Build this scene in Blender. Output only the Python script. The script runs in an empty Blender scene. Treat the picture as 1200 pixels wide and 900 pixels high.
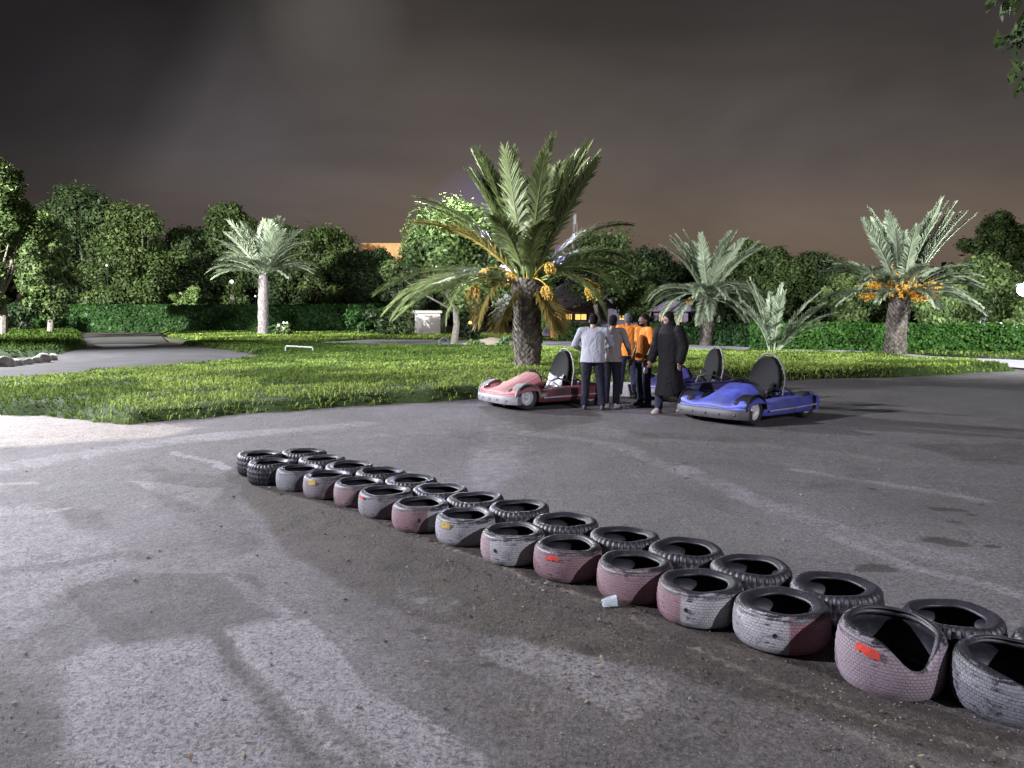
import bpy, bmesh, math, random
import numpy as np
from mathutils import Vector, Matrix

S = bpy.context.scene
C = S.collection
PI = math.pi
rng = np.random.default_rng(11)
random.seed(5)

# ------------------------------------------------------------------ camera model
CAM_H = 1.68
FPX = 900.0                       # focal length in pixels of the 1200 px wide photograph
PITCH = math.atan(82.0 / 900.0)   # the eye level lies 82 px above the centre

def gp(px, py, z=0.0):
    """place on the level z seen in that direction"""
    a = PITCH + math.atan((py - 450.0) / FPX)
    d = (CAM_H - z) / math.tan(a)
    zc = d * math.cos(PITCH) + (CAM_H - z) * math.sin(PITCH)
    return ((px - 600.0) / FPX * zc, d)

def xat(px, d, z=1.0):
    zc = d * math.cos(PITCH) + (CAM_H - z) * math.sin(PITCH)
    return (px - 600.0) / FPX * zc

def zat(py, d):
    a = PITCH + math.atan((py - 450.0) / FPX)
    return CAM_H - d * math.tan(a)

# ------------------------------------------------------------------ object helpers
def tag(o, label=None, cat=None, group=None, kind=None):
    if label: o['label'] = label
    if cat: o['category'] = cat
    if group: o['group'] = group
    if kind: o['kind'] = kind
    return o

def thing(name, label, cat, loc=(0, 0, 0), rz=0.0, group=None):
    o = bpy.data.objects.new(name, None)
    C.objects.link(o)
    o.empty_display_size = 0.2
    o.location = loc
    o.rotation_euler = (0, 0, rz)
    return tag(o, label, cat, group)

def link(name, me, mats=None, parent=None):
    o = bpy.data.objects.new(name, me)
    C.objects.link(o)
    if mats is not None:
        if not isinstance(mats, (list, tuple)): mats = [mats]
        if len(me.materials) == 0:
            for m in mats: me.materials.append(m)
    if parent is not None: o.parent = parent
    return o

def np_mesh(name, V, F, smooth=False, attrs=None, uv=None):
    V = np.asarray(V, dtype=np.float32)
    me = bpy.data.meshes.new(name)
    F = np.asarray(F, dtype=np.int32)
    k = F.shape[1]
    me.vertices.add(len(V)); me.vertices.foreach_set('co', V.ravel())
    me.loops.add(F.size); me.loops.foreach_set('vertex_index', F.ravel())
    me.polygons.add(len(F))
    me.polygons.foreach_set('loop_start', np.arange(0, F.size, k, dtype=np.int32))
    if smooth: me.polygons.foreach_set('use_smooth', np.ones(len(F), dtype=bool))
    if attrs:
        for nm, arr in attrs.items():
            arr = np.asarray(arr, dtype=np.float32)
            if arr.ndim == 1:
                a = me.attributes.new(nm, 'FLOAT', 'POINT'); a.data.foreach_set('value', arr)
            else:
                a = me.attributes.new(nm, 'FLOAT_COLOR', 'POINT')
                if arr.shape[1] == 3: arr = np.hstack([arr, np.ones((len(arr), 1), np.float32)])
                a.data.foreach_set('color', arr.ravel())
    if uv is not None:
        l = me.uv_layers.new(name='UVMap')
        l.data.foreach_set('uv', np.asarray(uv, dtype=np.float32)[F.ravel()].ravel())
    me.update(calc_edges=True)
    me.validate()
    return me

class MB:
    """collects shapes into one mesh"""
    def __init__(self): self.bm = bmesh.new()
    def quadgrid(self, rows, closed_u=False, closed_v=False, cap=False):
        vs = [[self.bm.verts.new(p) for p in r] for r in rows]
        n = len(rows); m = len(rows[0])
        for i in range(n if closed_v else n - 1):
            for j in range(m if closed_u else m - 1):
                a = vs[i][j]; b = vs[i][(j + 1) % m]; c = vs[(i + 1) % n][(j + 1) % m]; d = vs[(i + 1) % n][j]
                try: self.bm.faces.new((a, b, c, d))
                except ValueError: pass
        if cap:
            try:
                self.bm.faces.new(list(reversed(vs[0]))); self.bm.faces.new(vs[-1])
            except ValueError: pass
        return self
    def box(self, c, s, rot=(0, 0, 0), bevel=0.0):
        t = bmesh.new()
        bmesh.ops.create_cube(t, size=1.0)
        bmesh.ops.scale(t, verts=t.verts, vec=s)
        if bevel > 0:
            bmesh.ops.bevel(t, geom=list(t.edges), offset=bevel, segments=2, affect='EDGES', profile=0.6)
        M = Matrix.Translation(c) @ (Matrix.Rotation(rot[2], 4, 'Z') @ Matrix.Rotation(rot[1], 4, 'Y') @ Matrix.Rotation(rot[0], 4, 'X'))
        bmesh.ops.transform(t, matrix=M, verts=t.verts)
        self.merge(t); return self
    def merge(self, t):
        me = bpy.data.meshes.new('tmp'); t.to_mesh(me); t.free(); self.bm.from_mesh(me); bpy.data.meshes.remove(me)
    def tube(self, pts, rad, n=8, cap=True, squash=1.0):
        pts = [Vector(p) for p in pts]
        if not hasattr(rad, '__len__'): rad = [rad] * len(pts)
        rows = []
        up = None
        for i, p in enumerate(pts):
            a = pts[max(0, i - 1)]; b = pts[min(len(pts) - 1, i + 1)]
            t = (b - a).normalized()
            if up is None:
                up = Vector((0, 0, 1)) if abs(t.z) < 0.9 else Vector((1, 0, 0))
            s = t.cross(up).normalized(); up = s.cross(t).normalized()
            rows.append([tuple(p + (s * math.cos(k / n * 2 * PI) * squash + up * math.sin(k / n * 2 * PI)) * rad[i]) for k in range(n)])
        return self.quadgrid(rows, closed_u=True, cap=cap)
    def sphere(self, c, r, seg=12, rings=8, rot=None):
        t = bmesh.new()
        bmesh.ops.create_uvsphere(t, u_segments=seg, v_segments=rings, radius=1.0)
        if not hasattr(r, '__len__'): r = (r, r, r)
        bmesh.ops.scale(t, verts=t.verts, vec=r)
        M = Matrix.Translation(c)
        if rot: M = M @ (Matrix.Rotation(rot[2], 4, 'Z') @ Matrix.Rotation(rot[1], 4, 'Y') @ Matrix.Rotation(rot[0], 4, 'X'))
        bmesh.ops.transform(t, matrix=M, verts=t.verts)
        self.merge(t); return self
    def lathe(self, prof, axis='Z', c=(0, 0, 0), n=32, closed=False):
        rows = []
        for (r, h) in prof:
            row = []
            for k in range(n):
                a = k / n * 2 * PI
                if axis == 'Z': p = (c[0] + r * math.cos(a), c[1] + r * math.sin(a), c[2] + h)
                else: p = (c[0] + r * math.cos(a), c[1] + h, c[2] + r * math.sin(a))
                row.append(p)
            rows.append(row)
        return self.quadgrid(rows, closed_u=True, closed_v=closed)
    def prism(self, poly, y0, y1, plane='XZ'):
        """extrude a polygon of (x,z) from y0 to y1 (or (x,y) from z0 to z1)"""
        if plane == 'XZ': f = lambda p, h: (p[0], h, p[1])
        elif plane == 'XY': f = lambda p, h: (p[0], p[1], h)
        else: f = lambda p, h: (h, p[0], p[1])
        a = [self.bm.verts.new(f(p, y0)) for p in poly]; b = [self.bm.verts.new(f(p, y1)) for p in poly]
        n = len(poly)
        self.bm.faces.new(a); self.bm.faces.new(list(reversed(b)))
        for i in range(n): self.bm.faces.new((a[i], b[i], b[(i + 1) % n], a[(i + 1) % n]))
        return self
    def build(self, name, mat, parent=None, smooth=True, autos=35):
        bmesh.ops.recalc_face_normals(self.bm, faces=self.bm.faces)
        for f in self.bm.faces: f.smooth = smooth
        if smooth:
            lim = math.radians(autos)
            for e in self.bm.edges:
                if len(e.link_faces) == 2 and e.calc_face_angle(0) > lim: e.smooth = False
        me = bpy.data.meshes.new(name); self.bm.to_mesh(me); self.bm.free()
        return link(name, me, mat, parent)

def fbm(x, y, seed=0, octaves=4, scale=1.0):
    x = np.asarray(x, float) * scale; y = np.asarray(y, float) * scale
    out = np.zeros_like(x); amp = 1.0; tot = 0
    for o in range(octaves):
        r = np.random.default_rng(seed * 131 + o).random((256, 256))
        xi = np.floor(x).astype(int); yi = np.floor(y).astype(int)
        fx = x - xi; fy = y - yi
        fx = fx * fx * (3 - 2 * fx); fy = fy * fy * (3 - 2 * fy)
        a = r[xi % 256, yi % 256]; b = r[(xi + 1) % 256, yi % 256]; c = r[xi % 256, (yi + 1) % 256]; d = r[(xi + 1) % 256, (yi + 1) % 256]
        out += amp * (a * (1 - fx) * (1 - fy) + b * fx * (1 - fy) + c * (1 - fx) * fy + d * fx * fy)
        tot += amp; amp *= 0.5; x = x * 2.03 + 7.1; y = y * 2.03 + 3.7
    return out / tot

def poly_sd(X, Y, poly):
    """signed distance, positive inside"""
    P = np.asarray(poly, float)
    d = np.full(X.shape, 1e9); inside = np.zeros(X.shape, bool)
    n = len(P)
    for i in range(n):
        a = P[i]; b = P[(i + 1) % n]
        ex, ey = b - a
        wx = X - a[0]; wy = Y - a[1]
        t = np.clip((wx * ex + wy * ey) / (ex * ex + ey * ey + 1e-12), 0, 1)
        d = np.minimum(d, np.hypot(wx - ex * t, wy - ey * t))
        cnd = (a[1] > Y) != (b[1] > Y)
        with np.errstate(divide='ignore', invalid='ignore'):
            xi = (b[0] - a[0]) * (Y - a[1]) / (b[1] - a[1] + 1e-12) + a[0]
        inside ^= cnd & (X < xi)
    return np.where(inside, d, -d)

def line_d(X, Y, pts):
    d = np.full(X.shape, 1e9)
    for a, b in zip(pts[:-1], pts[1:]):
        a = np.asarray(a, float); b = np.asarray(b, float)
        e = b - a
        t = np.clip(((X - a[0]) * e[0] + (Y - a[1]) * e[1]) / (e @ e + 1e-12), 0, 1)
        d = np.minimum(d, np.hypot(X - a[0] - e[0] * t, Y - a[1] - e[1] * t))
    return d

def sst(x, a, b):
    t = np.clip((x - a) / (b - a), 0, 1)
    return t * t * (3 - 2 * t)

# ------------------------------------------------------------------ material helpers
class NT:
    def __init__(self, name):
        self.m = bpy.data.materials.new(name); self.m.use_nodes = True
        self.t = self.m.node_tree; self.t.nodes.clear()
        self.out = self.n('ShaderNodeOutputMaterial')
    def n(self, typ, **kw):
        nd = self.t.nodes.new(typ)
        for k, v in kw.items():
            if k.startswith('_'): setattr(nd, k[1:], v)
            else:
                self.set(nd.inputs[k.replace('__', ' ')], v)
        return nd
    def set(self, sock, v):
        if isinstance(v, bpy.types.NodeSocket): self.t.links.new(v, sock)
        else:
            if hasattr(sock.default_value, '__len__') and hasattr(v, '__len__') and len(sock.default_value) == 4 and len(v) == 3: v = (*v, 1)
            sock.default_value = v
    def math(self, op, a, b=0.0, clamp=False):
        nd = self.t.nodes.new('ShaderNodeMath'); nd.operation = op; nd.use_clamp = clamp
        self.set(nd.inputs[0], a); self.set(nd.inputs[1], b); return nd.outputs[0]
    def mix(self, f, a, b, blend='MIX'):
        nd = self.t.nodes.new('ShaderNodeMix'); nd.data_type = 'RGBA'; nd.blend_type = blend
        self.set(nd.inputs[0], f)
        for i, v in ((6, a), (7, b)):
            self.set(nd.inputs[i], v)
        return nd.outputs[2]
    def noise(self, scale, detail=4, rough=0.55, vec=None, out='Fac', dist=0.0):
        nd = self.t.nodes.new('ShaderNodeTexNoise')
        nd.inputs['Scale'].default_value = scale; nd.inputs['Detail'].default_value = detail
        nd.inputs['Roughness'].default_value = rough; nd.inputs['Distortion'].default_value = dist
        if vec is not None: self.t.links.new(vec, nd.inputs['Vector'])
        return nd.outputs[out]
    def ramp(self, f, stops):
        nd = self.t.nodes.new('ShaderNodeValToRGB')
        e = nd.color_ramp.elements
        while len(e) < len(stops): e.new(0.5)
        for i, (p, c) in enumerate(stops):
            e[i].position = p; e[i].color = (*c, 1) if hasattr(c, '__len__') else (c, c, c, 1)
        self.set(nd.inputs[0], f); return nd.outputs[0]
    def coord(self, which='Object'):
        return self.n('ShaderNodeTexCoord').outputs[which]
    def attr(self, name, out='Fac'):
        nd = self.t.nodes.new('ShaderNodeAttribute'); nd.attribute_name = name
        return nd.outputs[out]
    def bump(self, h, strength=0.3, dist=0.01):
        nd = self.n('ShaderNodeBump', Strength=strength, Distance=dist, Height=h); return nd.outputs[0]
    def finish(self, col, rough=0.6, metal=0.0, normal=None, spec=0.5, coat=0.0, emit=None, emit_s=0.0, trans=None):
        b = self.n('ShaderNodeBsdfPrincipled')
        self.set(b.inputs['Base Color'], col); self.set(b.inputs['Roughness'], rough); self.set(b.inputs['Metallic'], metal)
        self.set(b.inputs['Specular IOR Level'], spec); self.set(b.inputs['Coat Weight'], coat)
        if normal is not None: self.set(b.inputs['Normal'], normal)
        if emit is not None:
            self.set(b.inputs['Emission Color'], emit); self.set(b.inputs['Emission Strength'], emit_s)
        sh = b.outputs[0]
        if trans is not None:
            tr = self.n('ShaderNodeBsdfTranslucent'); self.set(tr.inputs['Color'], col)
            mx = self.t.nodes.new('ShaderNodeMixShader'); self.set(mx.inputs[0], trans)
            self.t.links.new(sh, mx.inputs[1]); self.t.links.new(tr.outputs[0], mx.inputs[2]); sh = mx.outputs[0]
        self.t.links.new(sh, self.out.inputs[0])
        return self.m

def leaf_mat(name, dark, light, trans=0.25, rough=0.5, spec=0.3):
    t = NT(name)
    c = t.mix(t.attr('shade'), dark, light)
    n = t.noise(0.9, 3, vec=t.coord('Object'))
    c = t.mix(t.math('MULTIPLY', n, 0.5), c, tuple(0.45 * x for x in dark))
    return t.finish(c, rough, spec=spec * 0.6, trans=trans)

def plain(name, col, rough=0.5, metal=0.0, var=0.35, scale=18, spec=0.5, coat=0.0, bump=0.2, dirt=None, bd=0.004):
    t = NT(name)
    v = t.coord('Object')
    n = t.noise(scale, 5, 0.6, v)
    lo = tuple(max(0, x * (1 - var)) for x in col); hi = tuple(min(1, x * (1 + var)) for x in col)
    c = t.mix(t.ramp(n, [(0.3, 0.0), (0.7, 1.0)]), lo, hi)
    if dirt is not None:
        d = t.noise(scale * 0.3, 6, 0.7, v)
        c = t.mix(t.ramp(d, [(0.5, 0.0), (0.62, 0.85)]), c, dirt)
    r = t.math('ADD', t.math('MULTIPLY', n, 0.2), rough - 0.1, True)
    return t.finish(c, r, metal, t.bump(t.noise(scale * 4, 3, vec=v), bump, bd), spec, coat)

def emis(name, col, strength):
    t = NT(name)
    n = t.noise(2.5, 2, vec=t.coord('Object'))
    c = t.mix(t.math('MULTIPLY', n, 0.5), col, tuple(0.4 * x for x in col))
    return t.finish((0.1, 0.1, 0.1), 0.5, emit=c, emit_s=strength)

M = {}
# asphalt: attributes painted on the sheet tell where dirt, dust, patches and a painted dim corner lie
def asphalt():
    t = NT('worn_asphalt')
    g = t.n('ShaderNodeNewGeometry').outputs['Position']
    fine = t.noise(70, 4, 0.8, g)
    fine2 = t.noise(320, 2, 0.7, g)
    mid = t.noise(5.0, 6, 0.68, g)
    big = t.noise(0.55, 5, 0.62, g, dist=0.6)
    jag = t.math('SUBTRACT', t.noise(7, 7, 0.75, g), 0.5)
    jag2 = t.math('SUBTRACT', t.noise(30, 4, 0.75, g), 0.5)
    j = t.math('ADD', t.math('MULTIPLY', jag, 0.9), t.math('MULTIPLY', jag2, 0.45))
    brk = t.ramp(t.noise(3.1, 7, 0.78, g, dist=0.8), [(0.34, 0.5), (0.58, 1.0)])
    def mask(nm, lo=0.4, hi=0.6, k=1.0):
        v = t.attr(nm)
        e = t.math('ADD', v, t.math('MULTIPLY', j, k))
        r = t.ramp(e, [(lo - 0.02, 0.0), (hi + 0.05, 1.0)])
        r = t.math('MULTIPLY', r, brk)
        return t.math('MULTIPLY', r, t.math('MULTIPLY', v, 3.0, True), True)
    base = t.mix(t.ramp(big, [(0.35, 0.0), (0.65, 1.0)]), (0.072, 0.067, 0.067), (0.135, 0.127, 0.131))
    base = t.mix(t.ramp(mid, [(0.35, 0.0), (0.72, 0.6)]), base, (0.105, 0.095, 0.092))
    dust = t.math('MULTIPLY', t.ramp(t.noise(1.3, 6, 0.7, g, dist=1.2), [(0.55, 0.0), (0.72, 1.0)]), 0.35)
    base = t.mix(dust, base, (0.26, 0.245, 0.245))
    base = t.mix(mask('light', 0.42, 0.6), base, (0.24, 0.232, 0.243))
    mm = t.ramp(t.math('ADD', t.attr('mud'), t.math('MULTIPLY', j, 0.8)), [(0.25, 0.0), (0.66, 1.0)])
    base = t.mix(mask('sand', 0.35, 0.75), base, (0.36, 0.315, 0.27))
    # stones in the surface
    vor = t.n('ShaderNodeTexVoronoi', Vector=g, Scale=60.0)
    st = t.ramp(vor.outputs['Distance'], [(0.10, 1.0), (0.24, 0.0)])
    base = t.mix(t.math('MULTIPLY', st, t.ramp(t.noise(13, 2, vec=g), [(0.52, 0.0), (0.62, 0.55)])), base, (0.40, 0.38, 0.37))
    base = t.mix(t.ramp(fine, [(0.34, 0.85), (0.52, 0.0)]), base, (0.03, 0.028, 0.028))
    cr = t.noise(38, 5, 0.8, g)
    base = t.mix(t.ramp(cr, [(0.38, 0.9), (0.49, 0.0)]), base, (0.028, 0.025, 0.024))
    cr2 = t.noise(17, 5, 0.85, g)
    base = t.mix(t.ramp(cr2, [(0.36, 0.75), (0.47, 0.0)]), base, (0.04, 0.035, 0.032))
    base = t.mix(t.ramp(cr, [(0.54, 0.0), (0.68, 0.45)]), base, (0.27, 0.26, 0.265))
    base = t.mix(t.ramp(fine2, [(0.54, 0.0), (0.70, 0.5)]), base, (0.32, 0.31, 0.31))
    dm = mask('dark', 0.42, 0.6)
    base = t.mix(t.math('MULTIPLY', dm, 0.85), base, t.mix(1.0, base, (0.48, 0.45, 0.42), 'MULTIPLY'))
    base = t.mix(mm, base, t.mix(1.0, base, t.mix(t.ramp(mid, [(0.35, 0.0), (0.65, 1.0)]), (0.30, 0.255, 0.20), (0.62, 0.55, 0.45)), 'MULTIPLY'))
    base = t.mix(t.math('MULTIPLY', mask('dusty', 0.4, 0.7, 1.2), 0.6), base, (0.26, 0.235, 0.19))
    wv = t.n('ShaderNodeVectorMath', _operation='ADD'); t.t.links.new(g, wv.inputs[0])
    nz = t.noise(1.7, 5, 0.7, g, 'Color'); sc = t.n('ShaderNodeVectorMath', _operation='SCALE'); t.t.links.new(nz, sc.inputs[0]); sc.inputs['Scale'].default_value = 1.1
    t.t.links.new(sc.outputs[0], wv.inputs[1])
    ck = t.t.nodes.new('ShaderNodeTexVoronoi'); ck.feature = 'DISTANCE_TO_EDGE'; ck.inputs['Scale'].default_value = 0.42; t.t.links.new(wv.outputs[0], ck.inputs['Vector'])
    crk = t.math('MULTIPLY', t.ramp(ck.outputs['Distance'], [(0.0015, 1.0), (0.006, 0.0)]), t.ramp(t.noise(0.5, 3, 0.6, g), [(0.46, 0.0), (0.56, 0.75)]))
    base = t.mix(crk, base, (0.02, 0.018, 0.016))
    # potholes and wheel-worn pits
    vh = t.attr('pit')
    base = t.mix(t.ramp(t.math('ADD', vh, t.math('MULTIPLY', j, 0.8)), [(0.4, 0.0), (0.62, 0.85)]), base, (0.028, 0.024, 0.02))
    wet = t.attr('wet')
    wm = t.ramp(t.math('ADD', wet, t.math('MULTIPLY', j, 1.2)), [(0.35, 0.0), (0.75, 1.0)])
    rough = t.math('SUBTRACT', 0.82, t.math('MULTIPLY', wm, 0.36))
    rough = t.math('ADD', rough, t.math('MULTIPLY', t.math('SUBTRACT', mid, 0.5), 0.3))
    h = t.math('ADD', t.math('MULTIPLY', fine, 0.6), t.math('ADD', t.math('MULTIPLY', mid, 2.4), t.math('MULTIPLY', fine2, 0.25)))
    h = t.math('ADD', h, t.math('MULTIPLY', st, 0.35))
    h = t.math('ADD', h, t.math('MULTIPLY', jag2, t.math('MULTIPLY', t.attr('mud'), 2.0)))
    return t.finish(base, rough, normal=t.bump(h, 1.0, 0.022), spec=t.math('ADD', 0.35, t.math('MULTIPLY', wm, 0.4)))
M['asphalt'] = asphalt()

def earth(name, a, b, c, s=0.6):
    t = NT(name)
    g = t.n('ShaderNodeNewGeometry').outputs['Position']
    n1 = t.noise(s, 6, 0.65, g); n2 = t.noise(s * 12, 4, 0.7, g)
    col = t.mix(t.ramp(n1, [(0.35, 0.0), (0.65, 1.0)]), a, b)
    col = t.mix(t.ramp(n2, [(0.4, 0.0), (0.75, 0.8)]), col, c)
    return t.finish(col, 0.9, normal=t.bump(n2, 0.6, 0.03), spec=0.2)
M['earth'] = earth('dry_earth', (0.055, 0.05, 0.035), (0.10, 0.085, 0.06), (0.05, 0.06, 0.03))
M['soil'] = earth('lawn_soil', (0.012, 0.024, 0.006), (0.030, 0.055, 0.012), (0.012, 0.016, 0.006), 1.2)
M['sandmound'] = earth('pale_sand', (0.24, 0.20, 0.15), (0.36, 0.31, 0.25), (0.18, 0.15, 0.11), 2.0)
M['track'] = earth('track_asphalt', (0.04, 0.038, 0.04), (0.075, 0.07, 0.075), (0.03, 0.028, 0.028), 0.8)
M['pale_road'] = earth('pale_road', (0.30, 0.29, 0.33), (0.40, 0.38, 0.43), (0.24, 0.23, 0.26), 0.5)
M['kerb'] = plain('kerb_concrete', (0.34, 0.33, 0.33), 0.85, var=0.3, scale=6)
M['rock'] = plain('pale_rock', (0.30, 0.28, 0.26), 0.9, var=0.4, scale=5, bump=0.8, bd=0.03)
M['pebble'] = plain('pebble', (0.15, 0.14, 0.13), 0.85, var=0.7, scale=0.9)
M['clod'] = plain('dark_clod', (0.05, 0.04, 0.03), 0.95, var=0.6, scale=1.5)
M['dryleaf'] = plain('dry_leaf', (0.16, 0.11, 0.06), 0.8, var=0.7, scale=0.8)
M['grass'] = leaf_mat('grass_blades', (0.04, 0.075, 0.014), (0.46, 0.60, 0.14), 0.35, 0.8, 0.12)
M['hedge'] = leaf_mat('hedge_leaves', (0.008, 0.026, 0.006), (0.032, 0.085, 0.018), 0.15)
M['hedge_r'] = leaf_mat('bright_hedge_leaves', (0.02, 0.07, 0.010), (0.085, 0.20, 0.03), 0.2)
M['leafA'] = leaf_mat('olive_leaves', (0.020, 0.036, 0.012), (0.115, 0.165, 0.052), 0.2)
M['leafB'] = leaf_mat('grey_green_leaves', (0.016, 0.030, 0.012), (0.085, 0.125, 0.050), 0.2)
M['leafC'] = leaf_mat('bright_leaves', (0.035, 0.065, 0.02), (0.20, 0.27, 0.09), 0.3)
M['leafD'] = leaf_mat('dark_leaves', (0.008, 0.016, 0.007), (0.03, 0.05, 0.02), 0.1)
M['leafE'] = leaf_mat('glossy_leaves', (0.05, 0.10, 0.03), (0.16, 0.26, 0.09), 0.35, 0.35, 0.5)
M['bark'] = plain('bark', (0.13, 0.115, 0.10), 0.95, var=0.5, scale=9, bump=0.9, bd=0.03)
M['palebark'] = plain('pale_bark', (0.22, 0.21, 0.21), 0.95, var=0.4, scale=9, bump=0.9, bd=0.03)
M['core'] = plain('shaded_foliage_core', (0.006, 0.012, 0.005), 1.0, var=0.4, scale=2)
M['frond'] = leaf_mat('date_palm_leaflets', (0.06, 0.085, 0.03), (0.25, 0.31, 0.12), 0.25, 0.42, 0.5)
M['frondpale'] = leaf_mat('silvery_palm_leaflets', (0.10, 0.13, 0.085), (0.42, 0.49, 0.34), 0.25, 0.4, 0.5)
M['frondold'] = leaf_mat('yellowing_palm_leaflets', (0.16, 0.13, 0.03), (0.30, 0.24, 0.07), 0.25, 0.5, 0.4)
M['rachis'] = plain('palm_rachis', (0.24, 0.27, 0.12), 0.5, var=0.25, scale=3)
M['rachisorange'] = plain('date_stalk', (0.55, 0.28, 0.03), 0.5, var=0.25, scale=9)
M['dates'] = plain('unripe_dates', (0.40, 0.25, 0.03), 0.4, var=0.45, scale=14)
M['datesorange'] = plain('orange_dates', (0.62, 0.30, 0.03), 0.4, var=0.4, scale=14)
def palmbark(name, a, b):
    t = NT(name); c = t.mix(t.attr('shade'), a, b)
    n = t.noise(14, 5, 0.7, t.coord('Object'))
    c = t.mix(t.math('MULTIPLY', n, 0.7), c, (0.04, 0.034, 0.028))
    return t.finish(c, 0.9, normal=t.bump(n, 0.8, 0.02), spec=0.2)
M['palmbark'] = palmbark('palm_boots', (0.05, 0.042, 0.035), (0.26, 0.23, 0.20))
M['palmbarkpale'] = palmbark('pale_palm_boots', (0.16, 0.14, 0.14), (0.48, 0.43, 0.46))

def tyre_mat():
    t = NT('painted_tyre_rubber')
    uvn = t.n('ShaderNodeUVMap').outputs[0]
    o = t.coord('Object')
    br = t.n('ShaderNodeTexBrick', Vector=uvn, Scale=1.0, Mortar__Size=0.013, Mortar__Smooth=0.6, Brick__Width=0.125, Row__Height=0.088)
    br.offset = 0.5
    t.set(br.inputs['Color1'], (1, 1, 1)); t.set(br.inputs['Color2'], (0.75, 0.75, 0.75)); t.set(br.inputs['Mortar'], (0, 0, 0))
    pv = t.attr('paint', 'Color'); pa = t.attr('cover')
    wear = t.noise(26, 6, 0.75, o); wear2 = t.noise(7, 5, 0.7, o); wz = t.noise(70, 3, 0.7, o)
    rub = t.mix(wear2, (0.005, 0.005, 0.008), (0.017, 0.017, 0.023))
    rub = t.mix(t.ramp(wear, [(0.52, 0.0), (0.78, 0.35)]), rub, (0.055, 0.052, 0.055))
    k = t.math('ADD', pa, t.math('MULTIPLY', t.math('SUBTRACT', wear, 0.5), 1.0))
    k = t.math('ADD', k, t.math('MULTIPLY', t.math('SUBTRACT', wear2, 0.5), 0.8))
    mpu = t.n('ShaderNodeMapping', Vector=uvn); mpu.inputs['Scale'].default_value = (0.5, 7.0, 1.0)
    k = t.math('ADD', k, t.math('MULTIPLY', t.math('SUBTRACT', t.noise(2.6, 5, 0.7, mpu.outputs[0]), 0.5), 1.5))
    k = t.ramp(k, [(0.36, 0.0), (0.60, 1.0)])
    k = t.math('MULTIPLY', k, t.math('ADD', t.math('ADD', 0.54, t.math('MULTIPLY', wear2, 0.25)), t.math('MULTIPLY', br.outputs['Color'], 0.30)), True)
    pc = t.mix(t.math('MULTIPLY', wz, 0.75), pv, (0.07, 0.06, 0.06))
    pc = t.mix(t.math('MULTIPLY', t.ramp(wear2, [(0.4, 0.0), (0.7, 1.0)]), 0.45), pc, (0.10, 0.09, 0.085))
    c = t.mix(k, rub, pc)
    h = t.math('ADD', t.math('MULTIPLY', br.outputs['Color'], t.attr('tread')), t.math('MULTIPLY', wz, 0.25))
    return t.finish(c, t.math('ADD', t.math('ADD', 0.36, t.math('MULTIPLY', k, 0.35)), t.math('MULTIPLY', wear, 0.3)), normal=t.bump(h, 0.8, 0.009), spec=0.5)
M['tyre'] = tyre_mat()
M['rubber'] = plain('black_rubber', (0.018, 0.018, 0.020), 0.55, var=0.4, scale=20)
M['hole'] = plain('hole_black', (0.004, 0.004, 0.004), 0.9)
M['stk_red'] = plain('red_sticker', (0.50, 0.05, 0.035), 0.4, var=0.25, scale=60, dirt=(0.3, 0.05, 0.04))
M['stk_yellow'] = plain('yellow_sticker', (0.42, 0.30, 0.07), 0.45, var=0.4, scale=60, dirt=(0.2, 0.16, 0.08))
M['blue'] = plain('blue_kart_plastic', (0.062, 0.078, 0.33), 0.55, var=0.3, scale=7, dirt=(0.07, 0.08, 0.20), spec=0.35)
M['navy'] = plain('navy_kart_plastic', (0.03, 0.026, 0.14), 0.55, var=0.3, scale=7, dirt=(0.03, 0.03, 0.08))
def striped():
    t = NT('scuffed_red_striped_plastic')
    o = t.coord('Object'); sx = t.n('ShaderNodeSeparateXYZ', Vector=o)
    s = t.math('FRACT', t.math('MULTIPLY', sx.outputs[1], 22.0))
    st = t.ramp(s, [(0.42, 0.0), (0.5, 1.0), (0.92, 1.0), (1.0, 0.0)])
    inb = t.ramp(t.math('ABSOLUTE', sx.outputs[1]), [(0.27, 1.0), (0.29, 0.0)])
    n = t.noise(9, 6, 0.7, o)
    c = t.mix(t.math('MULTIPLY', st, t.math('MULTIPLY', inb, 0.75)), (0.25, 0.105, 0.105), (0.36, 0.24, 0.24))
    c = t.mix(t.ramp(n, [(0.5, 0.0), (0.62, 0.7)]), c, (0.32, 0.10, 0.10))
    return t.finish(c, 0.6, normal=t.bump(n, 0.2, 0.005), spec=0.3)
M['redhood'] = striped()
M['redside'] = plain('scuffed_red_plastic', (0.12, 0.028, 0.032), 0.45, var=0.4, scale=8, dirt=(0.03, 0.025, 0.03))
M['bumper'] = plain('scuffed_grey_plastic', (0.15, 0.15, 0.155), 0.6, var=0.35, scale=12, dirt=(0.06, 0.06, 0.065))
M['darkbumper'] = plain('dark_grey_plastic', (0.035, 0.035, 0.038), 0.6, var=0.35, scale=12, dirt=(0.03, 0.03, 0.03))
M['steel'] = plain('worn_steel_tube', (0.15, 0.15, 0.155), 0.5, 0.5, var=0.2, scale=20)
M['frame'] = plain('dark_kart_frame', (0.03, 0.03, 0.035), 0.5, 0.4, var=0.3, scale=20)
M['blackplastic'] = plain('black_plastic', (0.006, 0.0065, 0.007), 0.75, spec=0.15, var=0.3, scale=20)
M['seatpad'] = plain('grey_seat_shell', (0.16, 0.17, 0.18), 0.4, var=0.3, scale=10, dirt=(0.08, 0.08, 0.08))
M['rim'] = plain('pale_wheel_rim', (0.55, 0.55, 0.56), 0.45, 0.3, var=0.25, scale=25)
M['brownrim'] = plain('rusty_wheel_rim', (0.28, 0.17, 0.07), 0.7, 0.2, var=0.35, scale=25)
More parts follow.
